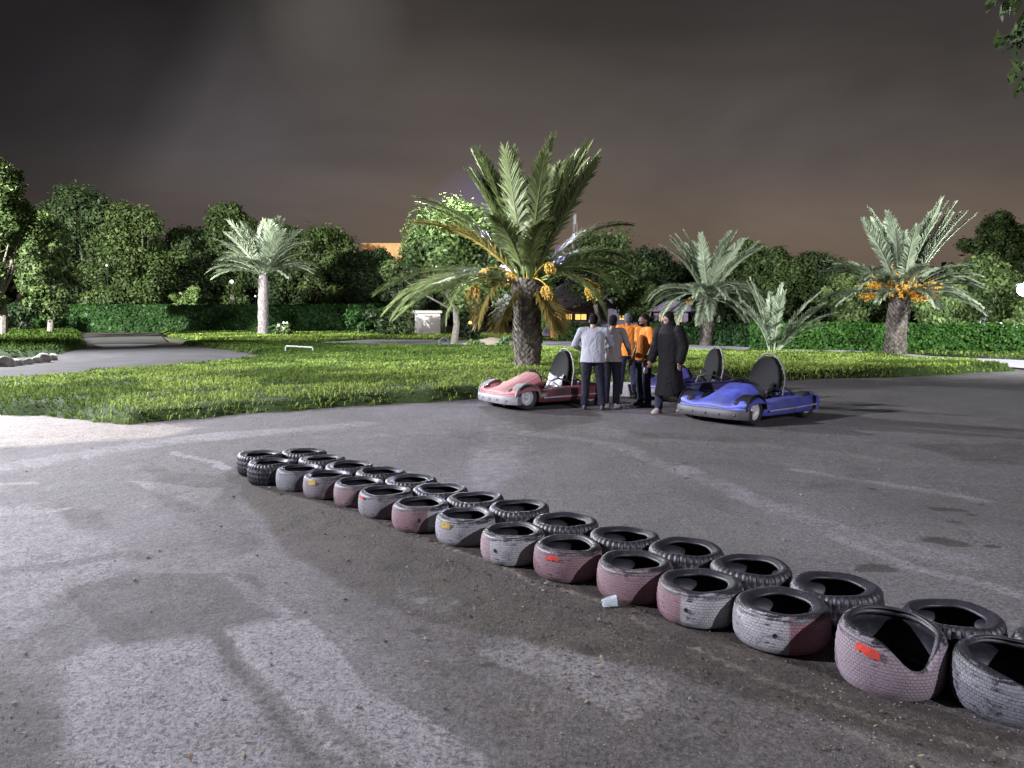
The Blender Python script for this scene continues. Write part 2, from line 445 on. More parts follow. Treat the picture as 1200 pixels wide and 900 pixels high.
M['whitestripe'] = plain('white_trim', (0.30, 0.30, 0.36), 0.5, var=0.3, scale=25, dirt=(0.15, 0.15, 0.2))
M['lampglass'] = plain('dark_headlight', (0.05, 0.04, 0.045), 0.15, var=0.2)
M['skin'] = plain('skin', (0.10, 0.055, 0.035), 0.55, var=0.15, scale=12, bump=0.05)
M['skinlight'] = plain('skin_light', (0.24, 0.14, 0.10), 0.55, var=0.15, scale=12, bump=0.05)
def cloth(name, col, var=0.18):
    t = NT(name); o = t.coord('Object')
    mp = t.n('ShaderNodeMapping', Vector=o); mp.inputs['Scale'].default_value = (5, 5, 2.6)
    f = t.noise(1.6, 3, 0.5, mp.outputs[0], dist=1.5)
    lo = tuple(x * (1 - var) for x in col)
    c = t.mix(f, lo, col)
    h = t.math('ADD', t.math('MULTIPLY', f, 4.0), t.math('MULTIPLY', t.noise(300, 2, vec=o), 0.05))
    return t.finish(c, 0.85, normal=t.bump(h, 0.5, 0.02), spec=0.2)
M['orange'] = cloth('orange_cotton', (0.66, 0.22, 0.04))
M['whiteshirt'] = cloth('pale_grey_shirt', (0.27, 0.28, 0.31))
M['greyshirt'] = cloth('brown_grey_shirt', (0.20, 0.18, 0.17))
M['denim'] = cloth('dark_denim', (0.022, 0.026, 0.05))
M['navycloth'] = cloth('navy_trousers', (0.012, 0.012, 0.022))
M['blackcloth'] = cloth('black_robe', (0.006, 0.006, 0.007), 0.4)
M['hair'] = plain('black_hair', (0.006, 0.005, 0.005), 0.85, spec=0.15, bump=0.8, scale=60)
M['shoe'] = plain('shoe', (0.03, 0.03, 0.035), 0.5)
M['paleshoe'] = plain('pale_shoe', (0.35, 0.32, 0.30), 0.5)
M['greycap'] = plain('grey_cap', (0.05, 0.05, 0.06), 0.8)
M['wall_dark'] = plain('purple_grey_render', (0.11, 0.09, 0.14), 0.9, var=0.2, scale=1.5)
M['wall_white'] = plain('whitewashed_wall', (0.34, 0.32, 0.33), 0.9, var=0.15, scale=1.5)
M['wall_sand'] = plain('sand_render', (0.42, 0.26, 0.13), 0.9, var=0.2, scale=1.5)
M['rooftile'] = plain('dark_roof_tiles', (0.085, 0.065, 0.11), 0.8, var=0.35, scale=6)
M['win'] = emis('lit_window', (1.0, 0.62, 0.16), 1.6)
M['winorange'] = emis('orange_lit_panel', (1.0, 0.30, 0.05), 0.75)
M['lamp'] = emis('white_lamp', (0.92, 0.95, 1.0), 90.0)
M['lamp_s'] = emis('small_lamp', (0.95, 1.0, 0.85), 2.5)
M['lamp_o'] = emis('amber_lamp', (1.0, 0.6, 0.2), 3.0)
M['lampv'] = emis('violet_lamp', (0.55, 0.5, 1.0), 30.0)
M['pole'] = plain('galvanised_pole', (0.25, 0.25, 0.26), 0.5, 0.6)
M['whitepaint'] = plain('white_painted_pipe', (0.7, 0.7, 0.72), 0.5)
def plastic():
    t = NT('clear_crumpled_plastic')
    n = t.noise(40, 4, vec=t.coord('Object'))
    b = t.n('ShaderNodeBsdfPrincipled'); t.set(b.inputs['Base Color'], (0.75, 0.85, 0.9)); t.set(b.inputs['Roughness'], 0.18)
    t.set(b.inputs['Transmission Weight'], 0.55); t.set(b.inputs['Normal'], t.bump(n, 0.8, 0.01)); t.set(b.inputs['IOR'], 1.2)
    t.t.links.new(b.outputs[0], t.out.inputs[0]); return t.m
M['plastic'] = plastic()

# ------------------------------------------------------------------ ground
gm = bpy.data.meshes.new('ground')
gm.from_pydata([(-900, -60, -0.03), (900, -60, -0.03), (900, 1500, -0.03), (-900, 1500, -0.03)], [], [(0, 1, 2, 3)])
tag(link('ground', gm, M['earth']), kind='structure')

def G(pts): return [gp(*p) for p in pts]

# the asphalt lot
ys = [-3.0, -1.0, 0.0, 0.6]
y = 1.1
while y < 33: ys.append(y); y += max(0.03, 0.0115 * y)
ys.append(33.0)
xs = list(np.arange(-30, -9, 0.5)) + list(np.arange(-9, 9.01, 0.045)) + list(np.arange(9.3, 46, 0.5))
X, Y = np.meshgrid(xs, ys)
Z = np.zeros_like(X)
near = (Y > 0.5)
jx = (fbm(X, Y, 3, 4, 2.2) - 0.5) * 0.5; jy = (fbm(X, Y, 4, 4, 2.2) - 0.5) * 0.5
XJ = X + jx * 0.35; YJ = Y + jy * 0.35
def soft(poly, w=0.10): return sst(poly_sd(XJ, YJ, G(poly)), -w, w)
def line(pts, wpx, w=None):
    P = G(pts)
    return sst(-line_d(XJ, YJ, P), -wpx * 1.3, -wpx * 0.4)
light = np.zeros_like(X); dark = np.zeros_like(X); mud = np.zeros_like(X); sand = np.zeros_like(X); wet = np.zeros_like(X); dusty = np.zeros_like(X); pit = np.zeros_like(X)
mx = np.maximum
mud = mx(mud, soft([(262, 556), (300, 620), (352, 700), (425, 770), (520, 880), (560, 960), (1400, 1100), (1330, 905), (1180, 868), (1010, 838), (870, 795), (770, 745), (640, 690), (500, 640), (400, 600), (310, 570)], 0.3) * 0.44)
mud = mx(mud, soft([(262, 556), (330, 640), (400, 690), (520, 730), (640, 760), (800, 790), (990, 850), (1180, 900), (1220, 870), (1000, 790), (800, 700), (600, 620), (420, 560), (300, 535)], 0.14) * 1.0)
light = mx(light, soft([(257, 740), (362, 724), (425, 800), (500, 845), (570, 884), (560, 960), (430, 960), (330, 830)], 0.06) * 0.95)
light = mx(light, soft([(150, 562), (262, 572), (250, 600), (215, 590)], 0.1) * 0.7)
light = mx(light, soft([(556, 765), (600, 745), (700, 768), (790, 800), (740, 850), (640, 810)], 0.10) * 0.75)
light = mx(light, soft([(60, 775), (120, 752), (232, 745), (330, 860), (360, 900), (280, 960), (80, 960)], 0.12) * 0.58)
light = mx(light, soft([(-60, 600), (60, 585), (190, 655), (100, 690), (60, 760), (-60, 760)], 0.2) * 0.55)
light = mx(light, line([(270, 680), (330, 722)], 0.05) * 0.8)
light = mx(light, line([(-20, 570), (35, 567)], 0.10)); light = mx(light, line([(15, 600), (75, 596)], 0.08))
light = mx(light, line([(205, 530), (280, 553)], 0.07)); 
light = mx(light, line([(560, 768), (640, 800), (740, 840)], 0.035))
light = mx(light, line([(600, 505), (720, 520), (860, 575), (1000, 628), (1140, 660)], 0.26) * 0.5)
light = mx(light, line([(930, 550), (1030, 565), (1150, 588)], 0.13) * 0.55)
light = mx(light, line([(975, 630), (1070, 662), (1230, 705)], 0.12) * 0.6)
light = mx(light, line([(430, 512), (520, 506)], 0.25) * 0.45)
light = mx(light, line([(20, 545), (170, 520), (420, 497)], 0.45) * 0.55)
dusty = mx(dusty, line([(690, 500), (760, 515), (900, 522), (1085, 545)], 0.25) * 0.45)
dusty = mx(dusty, line([(600, 530), (660, 520)], 0.2) * 0.4)
dusty = mx(dusty, line([(640, 676), (720, 715), (790, 752), (880, 788), (990, 828), (1120, 868), (1250, 900)], 0.05) * 0.55)
dusty = mx(dusty, line([(390, 588), (560, 655), (640, 690)], 0.03) * 0.7)
dusty = mx(dusty, soft([(900, 810), (1000, 845), (1140, 890), (1250, 930), (1200, 960), (1000, 880)], 0.12) * 0.5)
dark = mx(dark, soft([(82, 690), (150, 672), (300, 676), (328, 724), (240, 738), (135, 753)], 0.06) * 0.95)
dark = mx(dark, line([(240, 738), (300, 800), (400, 905), (440, 960)], 0.055) * 1.0)
dark = mx(dark, line([(370, 830), (420, 880), (480, 960)], 0.04) * 0.9)
dark = mx(dark, line([(-20, 672), (70, 664), (150, 650), (168, 656)], 0.07) * 0.9)
dark = mx(dark, soft([(-60, 740), (30, 790), (100, 880), (140, 960), (-60, 960)], 0.2) * 0.95)  # dim corner: fading of the lamp beam painted into the tarmac
dark = mx(dark, soft([(80, 596), (118, 598), (122, 620), (90, 620)], 0.1) * 0.8)
dark = mx(dark, soft([(160, 545), (260, 556), (330, 640), (260, 660), (200, 600)], 0.15) * 0.6)
dark = mx(dark, soft([(600, 500), (820, 510), (1200, 520), (1400, 600), (1300, 720), (1000, 600), (800, 540)], 0.5) * 0.42)
dark = mx(dark, soft([(550, 474), (700, 480), (720, 492), (640, 505), (580, 492)], 0.2) * 0.6)
dark = mx(dark, soft([(420, 900), (560, 870), (700, 850), (860, 850), (1000, 960), (500, 1000)], 0.2) * 0.35)
sand = mx(sand, soft([(-200, 470), (-60, 484), (60, 486), (150, 494), (240, 500), (200, 512), (60, 522), (-60, 530), (-200, 540)], 0.35) * 0.9)
sand = mx(sand, soft([(-400, 486), (-100, 490), (30, 497), (120, 502), (60, 508), (-100, 508), (-400, 510)], 0.25))
wet = mx(wet, soft([(440, 690), (480, 682), (552, 700), (545, 722), (470, 716)], 0.2) * 0.5)
wet = mx(wet, soft([(560, 500), (630, 495), (625, 560), (560, 600), (530, 560)], 0.3) * 0.55)
wet = mx(wet, mud * 0.22)
for (px, py, r) in [(1108, 596, .10), (1128, 598, .06), (1150, 592, .05), (1098, 632, .11), (1115, 636, .09), (1028, 663, .11), (1142, 603, .06), (1120, 612, .06), (1030, 572, .06), (530, 628, .05), (460, 664, .08), (640, 655, .04), (805, 560, .04), (1012, 665, .06), (1160, 640, .06), (500, 735, .05), (700, 765, .06), (560, 780, .04)]:
    c = gp(px, py)
    pit = mx(pit, sst(-np.hypot((XJ - c[0]) / 1.5, YJ - c[1]), -r * 1.5, -r * 0.3) * 0.9)
dark = mx(dark, soft([(-60, 860), (100, 850), (300, 880), (700, 850), (1000, 900), (1300, 960), (1300, 1200), (-60, 1200)], 0.35) * 0.45)
dark = np.clip(dark + 0.35 * sst(fbm(X + 5, Y, 31, 4, 0.55), 0.5, 0.68), 0, 1)
light = np.clip(light + 0.22 * sst(fbm(X, Y + 8, 32, 4, 0.7), 0.52, 0.7), 0, 1)
light = mx(light, line([(560, 768), (660, 792), (760, 818)], 0.10) * 0.6)
light = mx(light, line([(600, 745), (700, 775), (800, 830)], 0.07) * 0.6)
# relief
Z += (fbm(X, Y, 9, 4, 1.4) - 0.5) * 0.03 + mud * (fbm(X, Y, 10, 4, 6.0) - 0.5) * 0.022
Z -= sst(-line_d(XJ, YJ, G([(240, 738), (300, 800), (400, 905), (440, 960)])), -0.09, -0.01) * 0.012
Z -= pit * 0.015
Z = np.where(Y > 20, Z * 0.3, Z)
nr, nc = X.shape
idx = np.arange(nr * nc).reshape(nr, nc)
F = np.stack([idx[:-1, :-1], idx[:-1, 1:], idx[1:, 1:], idx[1:, :-1]], -1).reshape(-1, 4)
me = np_mesh('asphalt_lot', np.stack([X, Y, Z], -1).reshape(-1, 3), F, True,
             {'light': light.ravel(), 'dark': dark.ravel(), 'mud': mud.ravel(), 'sand': sand.ravel(), 'wet': wet.ravel(), 'dusty': dusty.ravel(), 'pit': pit.ravel()})
tag(link('asphalt_lot', me, M['asphalt']), kind='structure')

def sheet(name, px_poly, z, mat, sub=0):
    P = G(px_poly)
    bm = bmesh.new()
    f = bm.faces.new([bm.verts.new((p[0], p[1], z)) for p in P])
    bmesh.ops.triangulate(bm, faces=[f])
    bmesh.ops.recalc_face_normals(bm, faces=bm.faces)
    me = bpy.data.meshes.new(name); bm.to_mesh(me); bm.free()
    for p in me.polygons:
        if p.normal.z < 0: p.flip()
    return tag(link(name, me, mat), kind='structure')
sheet('track_path', [(-150, 458), (130, 437), (320, 424), (330, 416), (262, 408), (196, 402), (186, 391.3), (92, 391), (96, 400), (103, 408), (60, 419), (-150, 432)], 0.045, M['track'])
sheet('pale_road', [(376, 402.2), (430, 398.9), (520, 399.2), (600, 400), (700, 400.6), (800, 403.5), (900, 408), (1000, 410.5), (1100, 419.5), (1300, 428), (1300, 438), (1200, 433.5), (1100, 424.5), (1000, 416), (850, 414.5), (700, 411), (600, 407.5), (450, 406)], 0.05, M['pale_road'])
sheet('pale_track_patch', [(110, 405), (150, 404.4), (185, 404.6), (160, 407.4), (122, 408.6)], 0.052, M['pale_road'])

# lawns --------------------------------------------------------------
def lawn(name, px_poly, step, h, dens, bl, seed, edge=0.35, dens_fn=None, maxblades=260000, kindname='lawn_ground'):
    P = np.array(G(px_poly))
    x0, y0 = P.min(0) - 0.3; x1, y1 = P.max(0) + 0.3
    gx = np.arange(x0, x1, step); gy = np.arange(y0, y1, step)
    X, Y = np.meshgrid(gx, gy)
    wob = (fbm(X, Y, seed, 4, 1.3) - 0.5) * 0.8 * min(1, edge * 2)
    sd = poly_sd(X, Y, P) + wob
    Hh = h * sst(sd, 0, edge) * (0.45 + 1.1 * fbm(X, Y, seed + 1, 4, 0.8)) + sst(sd, 0, edge) * 0.05
    Zz = np.where(sd > 0, Hh + 0.01, -0.06)
    nr, nc = X.shape
    idx = np.arange(nr * nc).reshape(nr, nc)
    F = np.stack([idx[:-1, :-1], idx[:-1, 1:], idx[1:, 1:], idx[1:, :-1]], -1).reshape(-1, 4)
    ok = (sd > -step * 1.2).ravel()
    F = F[ok[F].all(1)]
    used = np.unique(F); remap = -np.ones(nr * nc, int); remap[used] = np.arange(len(used))
    V = np.stack([X, Y, Zz], -1).reshape(-1, 3)[used]
    tag(link(kindname, np_mesh(kindname, V, remap[F], True), M['soil']), kind='structure')
    # blades
    r = np.random.default_rng(seed)
    n = int(min(maxblades * 2, (x1 - x0) * (y1 - y0) * dens))
    bx = r.uniform(x0, x1, n); by = r.uniform(y0, y1, n)
    s = poly_sd(bx, by, P) + (fbm(bx, by, seed, 4, 1.3) - 0.5) * 0.8 * min(1, edge * 2)
    keep = s > 0.0
    tuft = fbm(bx, by, seed + 5, 3, 2.2)
    keep &= r.random(n) < np.clip((tuft - 0.22) * 3.2, 0.15, 1)
    bx, by, s, tuft = bx[keep], by[keep], s[keep], tuft[keep]
    n = len(bx)
    bz = h * sst(s, 0, edge) * (0.45 + 1.1 * fbm(bx, by, seed + 1, 4, 0.8)) + sst(s, 0, edge) * 0.05
    dist = np.hypot(bx, by)
    L = bl * r.uniform(0.5, 1.5, n) * (0.55 + 0.9 * tuft)
    W = 0.0040 * r.uniform(0.8, 1.8, n) * np.maximum(1, dist / 9)
    az = r.uniform(0, 2 * PI, n); tilt = r.uniform(0.1, 0.95, n)
    dx = np.cos(az) * np.sin(tilt); dy = np.sin(az) * np.sin(tilt); dz = np.cos(tilt)
    sx = -np.sin(az) * W; sy = np.cos(az) * W
    b = np.stack([bx, by, bz - 0.01], -1)
    mid = b + np.stack([dx, dy, dz * 1.15], -1) * (L * 0.55)[:, None]
    tip = b + np.stack([dx * 1.25, dy * 1.25, dz * 0.75], -1) * L[:, None]
    sd3 = np.stack([sx, sy, np.zeros(n)], -1)
    V = np.stack([b - sd3, b + sd3, mid + sd3 * 1.1, tip, mid - sd3 * 1.1], 1).reshape(-1, 3)
    k = np.arange(n) * 5
    F4 = np.stack([k, k + 1, k + 2, k + 4], -1)
    F3 = np.stack([k + 4, k + 2, k + 3, k + 3], -1)
    # build two meshes in one through quads (second is a folded tip)
    F = np.vstack([F4, np.stack([k + 4, k + 2, k + 3], -1).repeat(1, 0)[:, [0, 1, 2]].astype(int) @ np.eye(3, 4, dtype=int) + 0]) if False else F4
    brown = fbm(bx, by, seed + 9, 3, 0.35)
    sh = np.clip(r.uniform(0.15, 1.0, n) * (0.5 + tuft) * np.where(brown > 0.56, 0.30, 1.0) * (1 - 0.72 * sst(fbm(bx, by, seed + 3, 3, 0.25) * 6 + by, 25.5, 30) * (seed == 21) * (bx < 1)) * (0.10 if seed == 22 else 1.0), 0, 1)  # far strip and far left lawn: shade put into the blade colour
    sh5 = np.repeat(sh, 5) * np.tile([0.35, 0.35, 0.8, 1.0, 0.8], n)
    # tips as triangles: separate mesh merged by arrays
    me = bpy.data.meshes.new(name)
    me.vertices.add(len(V)); me.vertices.foreach_set('co', V.astype(np.float32).ravel())
    li = np.stack([k, k + 1, k + 2, k + 4, k + 4, k + 2, k + 3], -1).ravel().astype(np.int32)
    me.loops.add(len(li)); me.loops.foreach_set('vertex_index', li)
    ls = np.stack([np.arange(n) * 7, np.arange(n) * 7 + 4], -1).ravel().astype(np.int32)
    me.polygons.add(2 * n); me.polygons.foreach_set('loop_start', ls)
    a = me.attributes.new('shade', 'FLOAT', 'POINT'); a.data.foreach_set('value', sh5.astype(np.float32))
    me.update(calc_edges=True)
    return tag(link(name, me, M['grass']), kind='stuff')

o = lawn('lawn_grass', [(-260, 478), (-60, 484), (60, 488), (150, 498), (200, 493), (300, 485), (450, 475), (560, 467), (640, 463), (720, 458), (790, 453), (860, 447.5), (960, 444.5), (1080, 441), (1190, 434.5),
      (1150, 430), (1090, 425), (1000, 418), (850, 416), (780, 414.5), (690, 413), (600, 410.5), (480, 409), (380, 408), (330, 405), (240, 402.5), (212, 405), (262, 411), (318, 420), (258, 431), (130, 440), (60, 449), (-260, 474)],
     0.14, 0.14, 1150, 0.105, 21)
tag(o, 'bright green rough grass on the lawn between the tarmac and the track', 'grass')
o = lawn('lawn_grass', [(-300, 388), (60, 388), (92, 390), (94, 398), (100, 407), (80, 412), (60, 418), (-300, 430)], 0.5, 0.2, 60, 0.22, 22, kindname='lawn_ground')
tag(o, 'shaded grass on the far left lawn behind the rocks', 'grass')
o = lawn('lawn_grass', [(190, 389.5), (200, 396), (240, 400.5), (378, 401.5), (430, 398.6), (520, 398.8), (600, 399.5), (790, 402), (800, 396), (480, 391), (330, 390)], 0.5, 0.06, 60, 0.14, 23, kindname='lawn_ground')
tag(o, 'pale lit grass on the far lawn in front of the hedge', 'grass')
o = lawn('lawn_grass', [(700, 399.8), (800, 402.5), (900, 407), (1000, 409.6), (1100, 418), (1300, 427), (1300, 415), (1000, 404), (800, 396)], 0.4, 0.04, 60, 0.12, 24, kindname='lawn_ground')
tag(o, 'thin grass strip between the pale road and the right hedge', 'grass')

# pebbles and grit
def grit():
    r = np.random.default_rng(77)
    n = 9000
    d = 1.5 + 9.5 * r.random(n) ** 1.3
    px = r.uniform(-60, 1260, n)
    x = (px - 600) / FPX * (d + 0.15)
    s = r.uniform(0.0018, 0.006, n) * (1 + (r.random(n) < 0.02) * 1.8)
    base = np.array([[1, 0, 0], [-1, 0, 0], [0, 1, 0], [0, -1, 0], [0, 0, .7], [0, 0, -.7]], float)
    fc = np.array([[0, 2, 4], [2, 1, 4], [1, 3, 4], [3, 0, 4], [2, 0, 5], [1, 2, 5], [3, 1, 5], [0, 3, 5]])
    V = base[None] * s[:, None, None] * r.uniform(0.6, 1.3, (n, 6, 1))
    a = r.uniform(0, PI, n); ca, sa = np.cos(a), np.sin(a)
    vx = V[..., 0] * ca[:, None] - V[..., 1] * sa[:, None]; vy = V[..., 0] * sa[:, None] + V[..., 1] * ca[:, None]
    gz = (fbm(x, d, 9, 4, 1.4) - 0.5) * 0.03 + 0.002
    V = np.stack([vx + x[:, None], vy + d[:, None], V[..., 2] + gz[:, None] + s[:, None] * 0.4], -1).reshape(-1, 3)
    F = (fc[None] + (np.arange(n) * 6)[:, None, None]).reshape(-1, 3)
    o = link('gravel', np_mesh('gravel', V, F), M['pebble'])
    tag(o, 'loose grit and small stones scattered over the tarmac', 'gravel', kind='stuff')
grit()
def clods():
    r = np.random.default_rng(78)
    line_ = np.array(G([(300, 560), (420, 600), (560, 655), (700, 712), (850, 765), (1000, 820), (1150, 870)]))
    n = 1500
    k = r.integers(0, len(line_) - 1, n); f = r.random(n)[:, None]
    P = line_[k] * (1 - f) + line_[k + 1] * f
    off = np.abs(r.normal(size=n)) * 0.55
    P = P + np.stack([-off * 0.62, -off * 0.78], -1) + r.normal(size=(n, 2)) * 0.04
    s = r.uniform(0.002, 0.006, n) * (1 + (r.random(n) < 0.06) * 1.6)
    base = np.array([[1, 0, 0], [-1, 0, 0], [0, 1, 0], [0, -1, 0], [0, 0, .6], [0, 0, -.6]], float)
    fc = np.array([[0, 2, 4], [2, 1, 4], [1, 3, 4], [3, 0, 4], [2, 0, 5], [1, 2, 5], [3, 1, 5], [0, 3, 5]])
    V = base[None] * s[:, None, None] * r.uniform(0.5, 1.5, (n, 6, 1))
    gz = (fbm(P[:, 0], P[:, 1], 9, 4, 1.4) - 0.5) * 0.03 + 0.002
    V = np.stack([V[..., 0] + P[:, :1], V[..., 1] + P[:, 1:2], V[..., 2] + gz[:, None] + s[:, None] * 0.3], -1).reshape(-1, 3)
    F = (fc[None] + (np.arange(n) * 6)[:, None, None]).reshape(-1, 3)
    o = link('dirt_clods', np_mesh('dirt_clods', V, F), M['clod'])
    tag(o, 'crumbs of dark soil and dirt lying along the front of the tyre row', 'dirt', kind='stuff')
clods()
def litter():
    r = np.random.default_rng(79); n = 260
    d = 2.4 + 10 * r.random(n) ** 1.1; px = r.uniform(-40, 1240, n); x = (px - 600) / FPX * (d + .15)
    s = r.uniform(0.008, 0.022, n); a = r.uniform(0, 2 * PI, n)
    u = np.stack([np.cos(a), np.sin(a), r.uniform(-.2, .4, n)], -1) * s[:, None]; v = np.stack([-np.sin(a), np.cos(a), r.uniform(-.3, .3, n)], -1) * (s * 0.4)[:, None]
    P = np.stack([x, d, (fbm(x, d, 9, 4, 1.4) - 0.5) * 0.03 + 0.008], -1)
    V = np.stack([P - u, P + v, P + u, P - v], 1).reshape(-1, 3)
    o = link('fallen_leaves', np_mesh('fallen_leaves', V, np.arange(4 * n).reshape(-1, 4)), M['dryleaf'])
    tag(o, 'tiny dry leaves and scraps scattered over the tarmac', 'leaves', kind='stuff')
litter()

def zlot(x, y):
    return float((fbm(np.array([x]), np.array([y]), 9, 4, 1.4)[0] - 0.5) * 0.03)

# ------------------------------------------------------------------ tyres of the barrier
PINK = (0.26, 0.135, 0.16); WHITE = (0.46, 0.47, 0.49); GREYB = (0.20, 0.22, 0.26); MAUVE = (0.27, 0.21, 0.25); GREYG = (0.20, 0.23, 0.25); BLK = (0.02, 0.02, 0.022)

def tyre_mesh(R=0.237, W=0.2, bead=0.145, knobby=False, paints=None, topcover=0.25, cutdip=None, seed=0, cover=0.75):
    """paints: list of (azimuth from, azimuth to, colour); azimuth 0 faces the viewer's side (-Y), positive to the right"""
    r = random.Random(seed)
    n = 180 if knobby else 120
    t = W
    tread = [(R - 0.022, t * 0.03), (R - 0.012, t * 0.10)] + [(R - 0.016 * abs(2 * (0.13 + 0.74 * k / 10) - 0.9) ** 2.0, t * (0.13 + 0.74 * k / 10)) for k in range(1, 10)] + [(R - 0.013, t * 0.88), (R - 0.020, t * 0.94)]
    top = [(R - 0.030, t * 0.985), (R - 0.045, t), (R - 0.064, t * 0.985), (bead + 0.018, t * 0.94), (bead + 0.006, t * 0.93), (bead, t * 0.90), (bead + 0.002, t * 0.85)]
    inner = [(bead + 0.02, t * 0.84), (R - 0.040, t * 0.80), (R - 0.022, t * 0.68), (R - 0.018, t * 0.5), (R - 0.022, t * 0.32), (R - 0.04, t * 0.2), (bead + 0.02, t * 0.16), (bead + 0.002, t * 0.14), (bead, t * 0.09), (bead + 0.014, t * 0.05), (R - 0.06, 0.004), (R - 0.04, 0.0), (R - 0.024, t * 0.012)]
    prof = tread + top + inner
    nt = len(tread); ntop = len(top)
    ph = r.uniform(0, 6); sq = r.uniform(0.004, 0.014)
    rows = []; col = []; cov = []; trd = []; uv = []
    for i, (rr, zz) in enumerate(prof):
        for k in range(n):
            a = k / n * 2 * PI
            view = math.atan2(math.sin(a + PI / 2), math.cos(a + PI / 2))   # 0 towards -Y, + to the right
            R2 = rr * (1 + sq * math.cos(2 * a + ph)); z = zz
            if knobby and i < nt + 1:
                row = 0 if z > t * 0.78 else (2 if z < t * 0.22 else 1)
                if row == 1:
                    kk = (k + int(z / t * 14) * 3) % 9
                    g = 0.008 if kk < 2 or int(z / t * 13) % 3 == 0 else 0
                else:
                    g = 0.008 if k % 5 < 2 else -0.001
                R2 -= g
            if (not knobby) and 2 <= i < nt - 2 and i % 2 == 1: R2 -= 0.0022
            z += 0.004 * math.sin(a * 2 + ph * 2) * (z / t) + 0.0025 * math.sin(5 * a + ph) * (z / t)
            if cutdip:
                a0, wd, dp = cutdip
                dd = (view - a0 + PI) % (2 * PI) - PI
                g = math.exp(-(dd / wd) ** 2)
                if z > t * 0.35 and (i < nt + ntop + 3):
                    z -= g * dp * (z - t * 0.35) / (t * 0.65)
                    if i >= nt: R2 += g * max(0, (R - 0.03 - rr)) * 0.75
            rows.append((R2 * math.cos(a), R2 * math.sin(a), z))
            c = (0.3, 0.3, 0.3); cv = 0.0
            if paints and (i < nt + 1 or i >= len(prof) - 2):
                for (a0, a1, cc) in paints:
                    if a0 <= view < a1: c = cc; cv = (cover if z < t * 0.84 else cover * 0.55) if cc is not BLK else 0.0
            elif paints and i < nt + ntop + 1:
                for (a0, a1, cc) in paints:
                    if a0 <= view < a1: c = cc; cv = topcover if cc is not BLK else 0.0
            col.append(c); cov.append(cv); trd.append(1.0 if i < nt and not knobby else 0.0)
            uv.append((k / n * 2 * PI * R * 6.0, z * 6.0))
    m = len(prof)
    idx = np.arange(m * n).reshape(m, n)
    F = np.stack([idx, np.roll(idx, -1, 1), np.roll(np.roll(idx, -1, 1), -1, 0), np.roll(idx, -1, 0)], -1).reshape(-1, 4)
    return np_mesh('tyre', rows, F, True, {'paint': np.array(col), 'cover': np.array(cov), 'tread': np.array(trd)}, uv)

def curved_patch(R, a0, a1, z0, z1, off=0.003, n=8, m=4, jag=0.004, seed=1, zfun=None):
    """a small patch wrapped on the tyre wall; angles as in tyre_mesh"""
    r = random.Random(seed); mb = MB(); rows = []
    for i in range(m + 1):
        row = []
        for k in range(n + 1):
            v = a0 + (a1 - a0) * k / n; z = z0 + (z1 - z0) * i / m
            if i in (0, m): z += r.uniform(-jag, jag)
            if k in (0, n): v += r.uniform(-jag, jag) * 3
            a = v - PI / 2
            rr = R + off
            if zfun: rr, z = zfun(v, z, rr)
            row.append((rr * math.cos(a), rr * math.sin(a), z))
        rows.append(row)
    mb.quadgrid(rows); return mb

FR = [ # left px, right px, bottom py, paints, extras, label
 (279, 333, 559, None, 'knob', 'black knobby tyre at the far left end of the front row'),
 (297, 345, 571, None, 'knob', 'black knobby tyre, second from the far end of the front row'),
 (328, 374, 578, [(-3.2, 3.2, GREYG)], '', 'dull grey-green painted tyre beside two black knobby ones in the front row'),
 (357, 411, 587, [(-3.2, 3.2, (0.19, 0.165, 0.19))], 'yellow', 'grey-mauve tyre with a small yellow sticker on its left shoulder'),
 (389, 449, 596, [(-3.2, 3.2, (0.24, 0.145, 0.16))], '', 'dusty pink tyre between a grey-mauve tyre and a grey one with red fleck'),
 (421, 486, 610, [(-3.2, 3.2, (0.24, 0.235, 0.255))], 'redfleck', 'pale grey tyre with a tiny red fleck on its upper left rim'),
 (459, 528, 626, [(-3.2, 0.25, PINK), (0.25, 3.2, WHITE)], 'hole', 'small tyre painted pink on its left and white on its right with a dark slot'),
 (511, 580, 643, [(-3.2, 3.2, (0.38, 0.395, 0.42))], 'yellow', 'bluish white tyre with a larger yellow sticker at its left shoulder'),
 (564, 640, 666, [(-3.2, -0.75, (0.36, 0.24, 0.27)), (-0.75, 3.2, WHITE)], 'hole2', 'white tyre with pinkish left edge and a small round hole low on its left'),
 (632, 715, 684, [(-3.2, 3.2, PINK)], 'red', 'pink tyre with a red sticker below its top edge'),
 (699, 790, 712, [(-3.2, 3.2, (0.27, 0.15, 0.18))], 'whiterim', 'plain pink tyre with flaking white paint inside its rim'),
 (771, 872, 740, [(-3.2, -0.45, PINK), (-0.45, 3.2, WHITE)], 'hole', 'tyre painted pink on its left third and white on the rest with a round hole'),
 (863, 974, 768, [(-3.2, 0.20, WHITE), (0.20, 3.2, (0.30, 0.11, 0.15))], 'holeR', 'tyre painted white on its left and dark pink on its right with a hole'),
 (989, 1112, 823, [(-3.2, 3.2, MAUVE)], 'cut', 'mauve tyre with a red sticker and a torn sagging mouth in its top edge'),
 (1108, 1236, 853, [(-3.2, 3.2, GREYB)], 'cut2', 'smooth blue-grey tyre cut by the right edge of the photo'),
]
FRp = []
